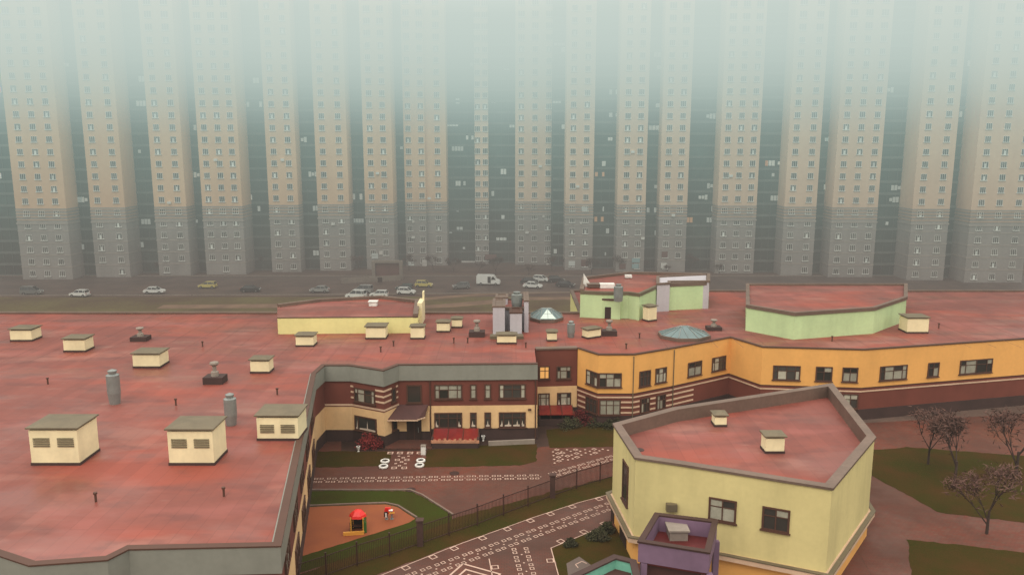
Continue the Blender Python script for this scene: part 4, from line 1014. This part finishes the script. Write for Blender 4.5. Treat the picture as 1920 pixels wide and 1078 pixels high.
# ------------------------------------------------------------------ CARS
def car_mesh(kind, paint, label, loc, rz, sc=.84):
    T = thing({'van': 'cargo_van'}.get(kind, 'parked_car'), label, 'van' if kind == 'van' else 'car', (0, 0, 0))
    prof = {
        'hatch': ([(-2.0, .35), (-2.05, .75), (-1.95, 1.0), (-1.0, 1.06), (.9, 1.0), (1.75, .86), (2.05, .62), (2.05, .35)], [(-1.9, 1.0), (-1.65, 1.46), (-.2, 1.55), (.35, 1.48), (1.05, 1.0)], 1.75),
        'sedan': ([(-2.2, .35), (-2.25, .8), (-2.1, .98), (-1.2, 1.02), (1.0, .98), (1.95, .84), (2.25, .6), (2.25, .35)], [(-1.75, 1.0), (-1.15, 1.42), (0, 1.48), (.45, 1.42), (1.2, .97)], 1.8),
        'mpv': ([(-2.2, .35), (-2.22, .9), (-2.15, 1.15), (-1.0, 1.15), (1.1, 1.1), (2.0, .95), (2.25, .65), (2.25, .35)], [(-2.12, 1.12), (-2.0, 1.78), (-.5, 1.85), (.5, 1.78), (1.45, 1.06)], 1.85),
        'van': ([(-2.75, .4), (-2.78, 1.2), (-2.75, 2.3), (-2.6, 2.42), (1.0, 2.42), (1.35, 2.3), (1.9, 1.42), (2.6, 1.15), (2.8, .85), (2.8, .4)], [(.75, 1.35), (.9, 2.05), (1.32, 2.1), (1.86, 1.36)], 2.0)}[kind]
    body, glass, wd = prof
    def ext(pts, w0, w1fn, name, m, par):
        mb = MB(); n = len(pts)
        vs = [(x, -w1fn(z)/2, z) for x, z in pts]+[(x, w1fn(z)/2, z) for x, z in pts]
        mb.add(vs, [tuple(range(n)), tuple(range(2*n-1, n-1, -1))]+[(i, n+i, n+(i+1) % n, (i+1) % n) for i in range(n)])
        return mb.build(name, m, par)
    b = ext(body, wd, lambda z: wd*(1-.05*max(0, z-.9)), 'body', paint, T)
    if kind != 'van':
        ext(glass, wd, lambda z: wd*(.95-.28*max(0, z-1.)), 'window', M['carglass'], T)
        r = MB(); xs = [p for p in glass if p[1] > 1.35]; x0, x1 = xs[0][0], xs[-1][0]; zt_ = max(p[1] for p in glass)
        r.box(((x0+x1)/2, 0, zt_+.0), (x1-x0+.1, wd*.78, .07)); 
        for x, z in ((x0, glass[1][1]),): pass
        xm = (glass[0][0]+glass[-1][0])/2
        for sy in (-1, 1):
            for fx, lean in ((-.35, -.02), (glass[0][0]+.45, -.12)):
                r.rod((fx, sy*wd*.475, 1.02), (fx-lean, sy*wd*.405, zt_-.04), .045, n=4)
            r.rod((glass[-1][0]-.02, sy*wd*.475, 1.02), (x1, sy*wd*.41, zt_-.04), .045, n=4)
            r.rod((glass[0][0]+.02, sy*wd*.475, 1.02), (x0, sy*wd*.41, zt_-.06), .045, n=4)
        r.build('roof', paint, T)
    else:
        ext(glass, wd, lambda z: wd*1.012*(1-.05*max(0, z-.9)), 'window', M['carglass'], T)
        r = MB(); r.box((.28, 0, 1.35), (.72, wd*1.0+.02, 1.5)); r.build('door', M['carglass'], T)
    for x in (-1.35 if kind != 'van' else -1.7, 1.35 if kind != 'van' else 1.8):
        for sy in (-1, 1):
            w = MB().rod((x, sy*(wd/2-.2), .33), (x, sy*(wd/2+.01), .33), .34, n=14).build('wheel', M['tyre'], T)
            MB().rod((x, sy*(wd/2+.012), .33), (x, sy*(wd/2+.03), .33), .2, n=10).build('rim', M['hub'], w)
    xe = body[-2][0]
    for sy in (-1, 1):
        MB().box((xe-.08, sy*wd*.36, .68), (.2, .36, .16)).build('headlight', M['lamp'], T)
        MB().box((body[1][0]+.04, sy*wd*.4, .85), (.12, .2, .24)).build('taillight', M['taillamp'], T)
    if kind == 'taxi': pass
    T.location = loc; T.rotation_euler = (0, 0, rz); T.scale = (sc, sc, sc)
    return T
def paint(n, c): return mat(n, c, .3, .08, 1., spec=.6, coat=.5)
PW, PS, PY, PD, PT, PG = paint('white_car_paint', (.90, .92, .90)), paint('silver_car_paint', (.36, .37, .36)), paint('yellow_car_paint', (.70, .60, .18)), paint('dark_car_paint', (.035, .04, .045)), paint('teal_car_paint', (.05, .10, .10)), paint('grey_car_paint', (.20, .21, .21))
def carpx(px, py): p = G(px, py); return (p.x, p.y, 0)
cars = [('mpv', PS, 'silver minivan facing left, furthest left beyond the cream rooftop block', 681, 549, 2.95),
        ('mpv', PW, 'white estate car half hidden by the roof edge below the silver minivan', 668, 559, 2.9),
        ('hatch', PW, 'white car of which only the roof shows above the cream block roof', 711, 557, 3.1),
        ('hatch', PT, 'dark teal hatchback parked just behind the white hatchback', 759, 544.5, 3.0),
        ('hatch', PW, 'white hatchback facing right in front of the dark teal one', 762, 551.5, -.12),
        ('hatch', PY, 'small yellow car parked beside the grass', 795, 538, -.1),
        ('hatch', PG, 'grey hatchback parked between the yellow car and the white van', 865, 541, 3.35),
        ('van', PW, 'white cargo van with dark side door', 916, 534, -.1),
        ('sedan', PW, 'silver white sedan nearest the grass right of the van', 999, 540, -.25),
        ('sedan', PD, 'dark sedan behind the silver white sedan', 993, 532, -.1),
        ('hatch', PW, 'white hatchback furthest back among the cars right of the van', 1015, 528, -.45),
        ('sedan', PD, 'black sedan left of the green rooftop block', 1060, 538, -.3),
        ('hatch', PD, 'dark hatchback behind the black sedan by the green block', 1043, 529, .1),
        ]
for kd_, pt_, lb_, px, py, rz in cars: car_mesh(kd_, pt_, lb_, carpx(px, py), rz, .86 if kd_ == 'van' else .84)
ext = [('mpv', PG, 'grey minivan in the left part of the car park', 60, 552, .1), ('hatch', PW, 'white hatchback left of the car park centre, beside the grey minivan', 150, 556, 3.0), ('sedan', PW, 'white sedan in the left car park, third from the left', 290, 550, .05),
       ('hatch', PY, 'pale yellow hatchback in the left car park', 390, 540, 3.1), ('sedan', PD, 'black sedan in the left car park near the pale yellow hatchback', 470, 547, .1), ('sedan', PS, 'silver sedan left of the silver minivan', 600, 548, 3.1)]
for kd_, pt_, lb_, px, py, rz in ext: car_mesh(kd_, pt_, lb_, carpx(px, py), rz, .84)
# yellow car roof sign
c = carpx(795, 538)

# ------------------------------------------------------------------ shrubs and bare trees
def bare_tree(x, y, h, spread, seed, label, group, name='bare_tree', leafm='twig'):
    r = random.Random(seed); t = thing(name, label, 'shrub' if h < 3 else 'tree', (x, y, 0), 0, group)
    tr = MB(); tips = []
    tr.rod((x, y, -.1), (x, y, h*.35), .07*h/3, .05*h/3, 6)
    def grow(p, d, L_, rad, dep):
        q = p+d*L_; tr.rod(p, q, rad, rad*.6, 4)
        tips.append(q)
        if dep > 0:
            for _ in range(3):
                nd = (d+Vector((r.uniform(-1, 1), r.uniform(-1, 1), r.uniform(-.2, .7)))*.75*spread).normalized(); grow(q, nd, L_*.68, rad*.6, dep-1)
    for _ in range(4):
        d = Vector((r.uniform(-1, 1)*spread, r.uniform(-1, 1)*spread, 1)).normalized(); grow(Vector((x, y, h*r.uniform(.1, .35))), d, h*.3, .035*h/3, 3)
    tr.build('trunk', M['bark'], t)
    cr = MB()
    for q in tips:
        for _ in range(5):
            a = q+Vector((r.gauss(0, .12), r.gauss(0, .12), r.gauss(0, .1)))*h*.5; d = Vector((r.uniform(-1, 1), r.uniform(-1, 1), r.uniform(-.3, 1))).normalized()*h*.10; s = Vector((r.uniform(-1, 1), r.uniform(-1, 1), r.uniform(-1, 1))).normalized()*h*.012
            cr.add([a-s, a+s, a+d], [(0, 1, 2)])
    cr.build('crown', M[leafm], t)
for i in range(44):
    px = -10+i*45+R.uniform(-14, 14); py = R.uniform(503, 517)
    if 690 < px < 752: continue
    p = G(px, py)
    bare_tree(p.x, p.y, R.uniform(1.8, 3.8), R.uniform(.7, 1.1), i, 'bare reddish brown shrub in the row along the foot of the towers', 'bare shrubs along the foot of the towers')
for i, (px, py, h_) in enumerate([(1790, 905, 5.5), (1850, 1000, 5.), (1905, 890, 6.), (1740, 870, 4.5)]):
    p = G(px, py); lb = ['tall bare tree in the right yard, middle of the first lawn', 'bare tree at the foot of the right yard', 'tallest bare tree at the right edge of the yard', 'bare tree nearest the orange wing in the right yard', 'thin bare sapling in the meadow before the grey hatchback', 'low bare sapling in the meadow left of the green block'][i]
    bare_tree(p.x, p.y, h_, .7, 100+i, lb, None)
def shrub(px, py, r0, h, seed, label, m='bush', group=None):
    r = random.Random(seed); c = G(px, py); t = thing('shrub', label, 'shrub', c, 0, group)
    st = MB(); lf = MB()
    for _ in range(9):
        a = r.uniform(0, 6.28); q = Vector((c.x+math.cos(a)*r0*.6*r.random(), c.y+math.sin(a)*r0*.6*r.random(), h*r.uniform(.5, .9))); st.rod((c.x, c.y, 0), q, .03, .01, 4)
    for _ in range(900):
        a = r.uniform(0, 6.28); el = r.uniform(-.1, 1.5); rr = r.uniform(.55, 1.05)*(1+.2*math.sin(a*3+seed)+.15*math.sin(el*7+a*2))
        p = Vector((c.x+math.cos(a)*math.cos(el)*r0*rr, c.y+math.sin(a)*math.cos(el)*r0*rr, .1+math.sin(el)*h*rr*.9))
        u = Vector((r.uniform(-1, 1), r.uniform(-1, 1), r.uniform(-1, 1))).normalized()*.09; v = u.orthogonal().normalized()*.06
        lf.add([p-u, p+v, p+u, p-v], [(0, 1, 2, 3)])
    st.build('stem', M['bark'], t); lf.build('foliage', M[m], t)
shrub(1070, 1022, .45, .35, 3, 'small round shrub at the left corner of the courtyard planting bed')
shrub(1122, 1008, .8, .45, 4, 'broad olive shrub in the middle of the courtyard planting bed')
shrub(1140, 996, .5, .6, 5, 'brown green shrub of the planting bed nearest the yellow wall')
def red_bush(px, py, r0, h, seed, label):
    shrub(px, py, r0, h, seed, label, 'redleaf', None)
red_bush(1086, 793, 1.35, 1.25, 41, 'rounded dark red bush in the corner between the brick link and the orange wing')
red_bush(1100, 787, .8, .7, 44, 'small dark red bush against the left face of the orange wing')
red_bush(693, 838, 1.0, 1.2, 42, 'rounded dark red bush in front of the cream bay left of the entrance')
red_bush(711, 836, .7, .95, 43, 'smaller dark red bush between the rounded red bush and the entrance path')
for i, (px, py) in enumerate([(1068, 800), (1120, 796), (1150, 800)]): shrub(px, py, 1.2, .8, 20+i, 'low dark shrub against the wall of the orange wing', group='dark shrubs along the orange wing')

# ------------------------------------------------------------------ FOG : thin near the ground, dense above the roofs; glows in place of scattered daylight
def srgb(r, g, b): return tuple(((c/255+.055)/1.055)**2.4 if c > 10 else c/255/12.92 for c in (r, g, b))
LAY = [(0, .0033, (138, 122, 115)), (10, .0036, (142, 138, 131)), (18, .0038, (149, 157, 150)), (25, .0041, (157, 173, 166)), (29.5, .0049, (164, 182, 175)), (32.5, .0068, (171, 189, 183)),
       (35.5, .0098, (178, 195, 188)), (39, .0150, (188, 202, 195)), (43.5, .025, (198, 211, 204)), (49, .036, (206, 217, 210)), (56, .040, (213, 222, 215)), (66, .045, None)]
def fog_mat():
    m = bpy.data.materials.new('fog_mat'); m.use_nodes = True; nt = m.node_tree; N = nt.nodes; N.clear(); L = nt.links
    out = N.new('ShaderNodeOutputMaterial'); ab = N.new('ShaderNodeVolumeAbsorption'); ab.inputs['Color'].default_value = (0, 0, 0, 1)
    em = N.new('ShaderNodeEmission'); geo = N.new('ShaderNodeNewGeometry'); sx = N.new('ShaderNodeSeparateXYZ'); L.new(geo.outputs['Position'], sx.inputs[0])
    mr = N.new('ShaderNodeMapRange'); mr.inputs[1].default_value = 0; mr.inputs[2].default_value = 74; L.new(sx.outputs['Z'], mr.inputs[0])
    rc = N.new('ShaderNodeValToRGB'); rd = N.new('ShaderNodeValToRGB')
    for ramp, f in ((rc, lambda l: (*srgb(*l[2]), 1) if l[2] else (6.4, 5.75, 5.0, 1)), (rd, lambda l: (l[1]*20,)*3+(1,))):  # top layer: strong warm glow added out of view to light the yard
        e = ramp.color_ramp.elements
        while len(e) > 1: e.remove(e[-1])
        e[0].position = 0; e[0].color = f(LAY[0])
        for l in LAY[1:]: k = e.new(l[0]/74); k.color = f(l)
        L.new(mr.outputs[0], ramp.inputs[0])
    dm = N.new('ShaderNodeMath'); dm.operation = 'MULTIPLY'; dm.inputs[1].default_value = .05; L.new(rd.outputs[0], dm.inputs[0])
    # the bank is thin over the near yard and thickens towards the towers
    my = N.new('ShaderNodeMapRange'); my.inputs[1].default_value = 80; my.inputs[2].default_value = 135; my.inputs[3].default_value = .14; my.inputs[4].default_value = 2.15; L.new(sx.outputs['Y'], my.inputs[0])
    mz = N.new('ShaderNodeMapRange'); mz.inputs[1].default_value = 38; mz.inputs[2].default_value = 52; L.new(sx.outputs['Z'], mz.inputs[0])
    mm = N.new('ShaderNodeMix'); L.new(mz.outputs[0], mm.inputs[0]); L.new(my.outputs[0], mm.inputs[2]); mm.inputs[3].default_value = 1.0
    d2 = N.new('ShaderNodeMath'); d2.operation = 'MULTIPLY'; L.new(dm.outputs[0], d2.inputs[0]); L.new(mm.outputs[0], d2.inputs[1])
    dm = d2
    L.new(dm.outputs[0], ab.inputs['Density']); L.new(dm.outputs[0], em.inputs['Strength']); L.new(rc.outputs[0], em.inputs['Color'])
    ad = N.new('ShaderNodeAddShader'); L.new(ab.outputs[0], ad.inputs[0]); L.new(em.outputs[0], ad.inputs[1]); L.new(ad.outputs[0], out.inputs['Volume'])
    m.cycles.volume_step_rate = .12
    return m
fog = struct(MB().box((0, 150, 36), (600, 500, 76)).build('fog', fog_mat()))

# ------------------------------------------------------------------ LIGHT, WORLD, CAMERA
w = bpy.data.worlds.new('World'); scene.world = w; w.use_nodes = True
nt = w.node_tree; bg = nt.nodes['Background']; sky = nt.nodes.new('ShaderNodeTexSky'); sky.sky_type = 'NISHITA'; sky.sun_disc = False
SE, SR = math.radians(48), math.radians(200)
sky.sun_elevation = SE; sky.sun_rotation = SR; sky.dust_density = 6; sky.air_density = 1.5
nt.links.new(sky.outputs[0], bg.inputs[0]); bg.inputs[1].default_value = .15
sd = bpy.data.lights.new('sun', 'SUN'); sd.energy = 3.0; sd.angle = math.radians(25); sd.color = (1, .96, .90)
so = bpy.data.objects.new('sun', sd); COL.objects.link(so)
dirv = Vector((math.sin(SR)*math.cos(SE), math.cos(SR)*math.cos(SE), math.sin(SE)))
so.rotation_euler = dirv.to_track_quat('Z', 'Y').to_euler(); so.location = (0, 0, 90)
cam = bpy.data.cameras.new('camera'); cam.sensor_width = 36; cam.lens = FPX/1920*36; cam.clip_end = 5000; cam.clip_start = .1
co = bpy.data.objects.new('camera', cam); COL.objects.link(co); co.location = (0, 0, HC); co.rotation_euler = (math.pi/2-PITCH, 0, 0)
scene.camera = co
scene.view_settings.view_transform = 'Standard'; scene.view_settings.look = 'None'; scene.view_settings.exposure = 0
scene.cycles.volume_bounces = 0; scene.cycles.max_bounces = 8; scene.cycles.transparent_max_bounces = 24
scene.cycles.use_denoising = True
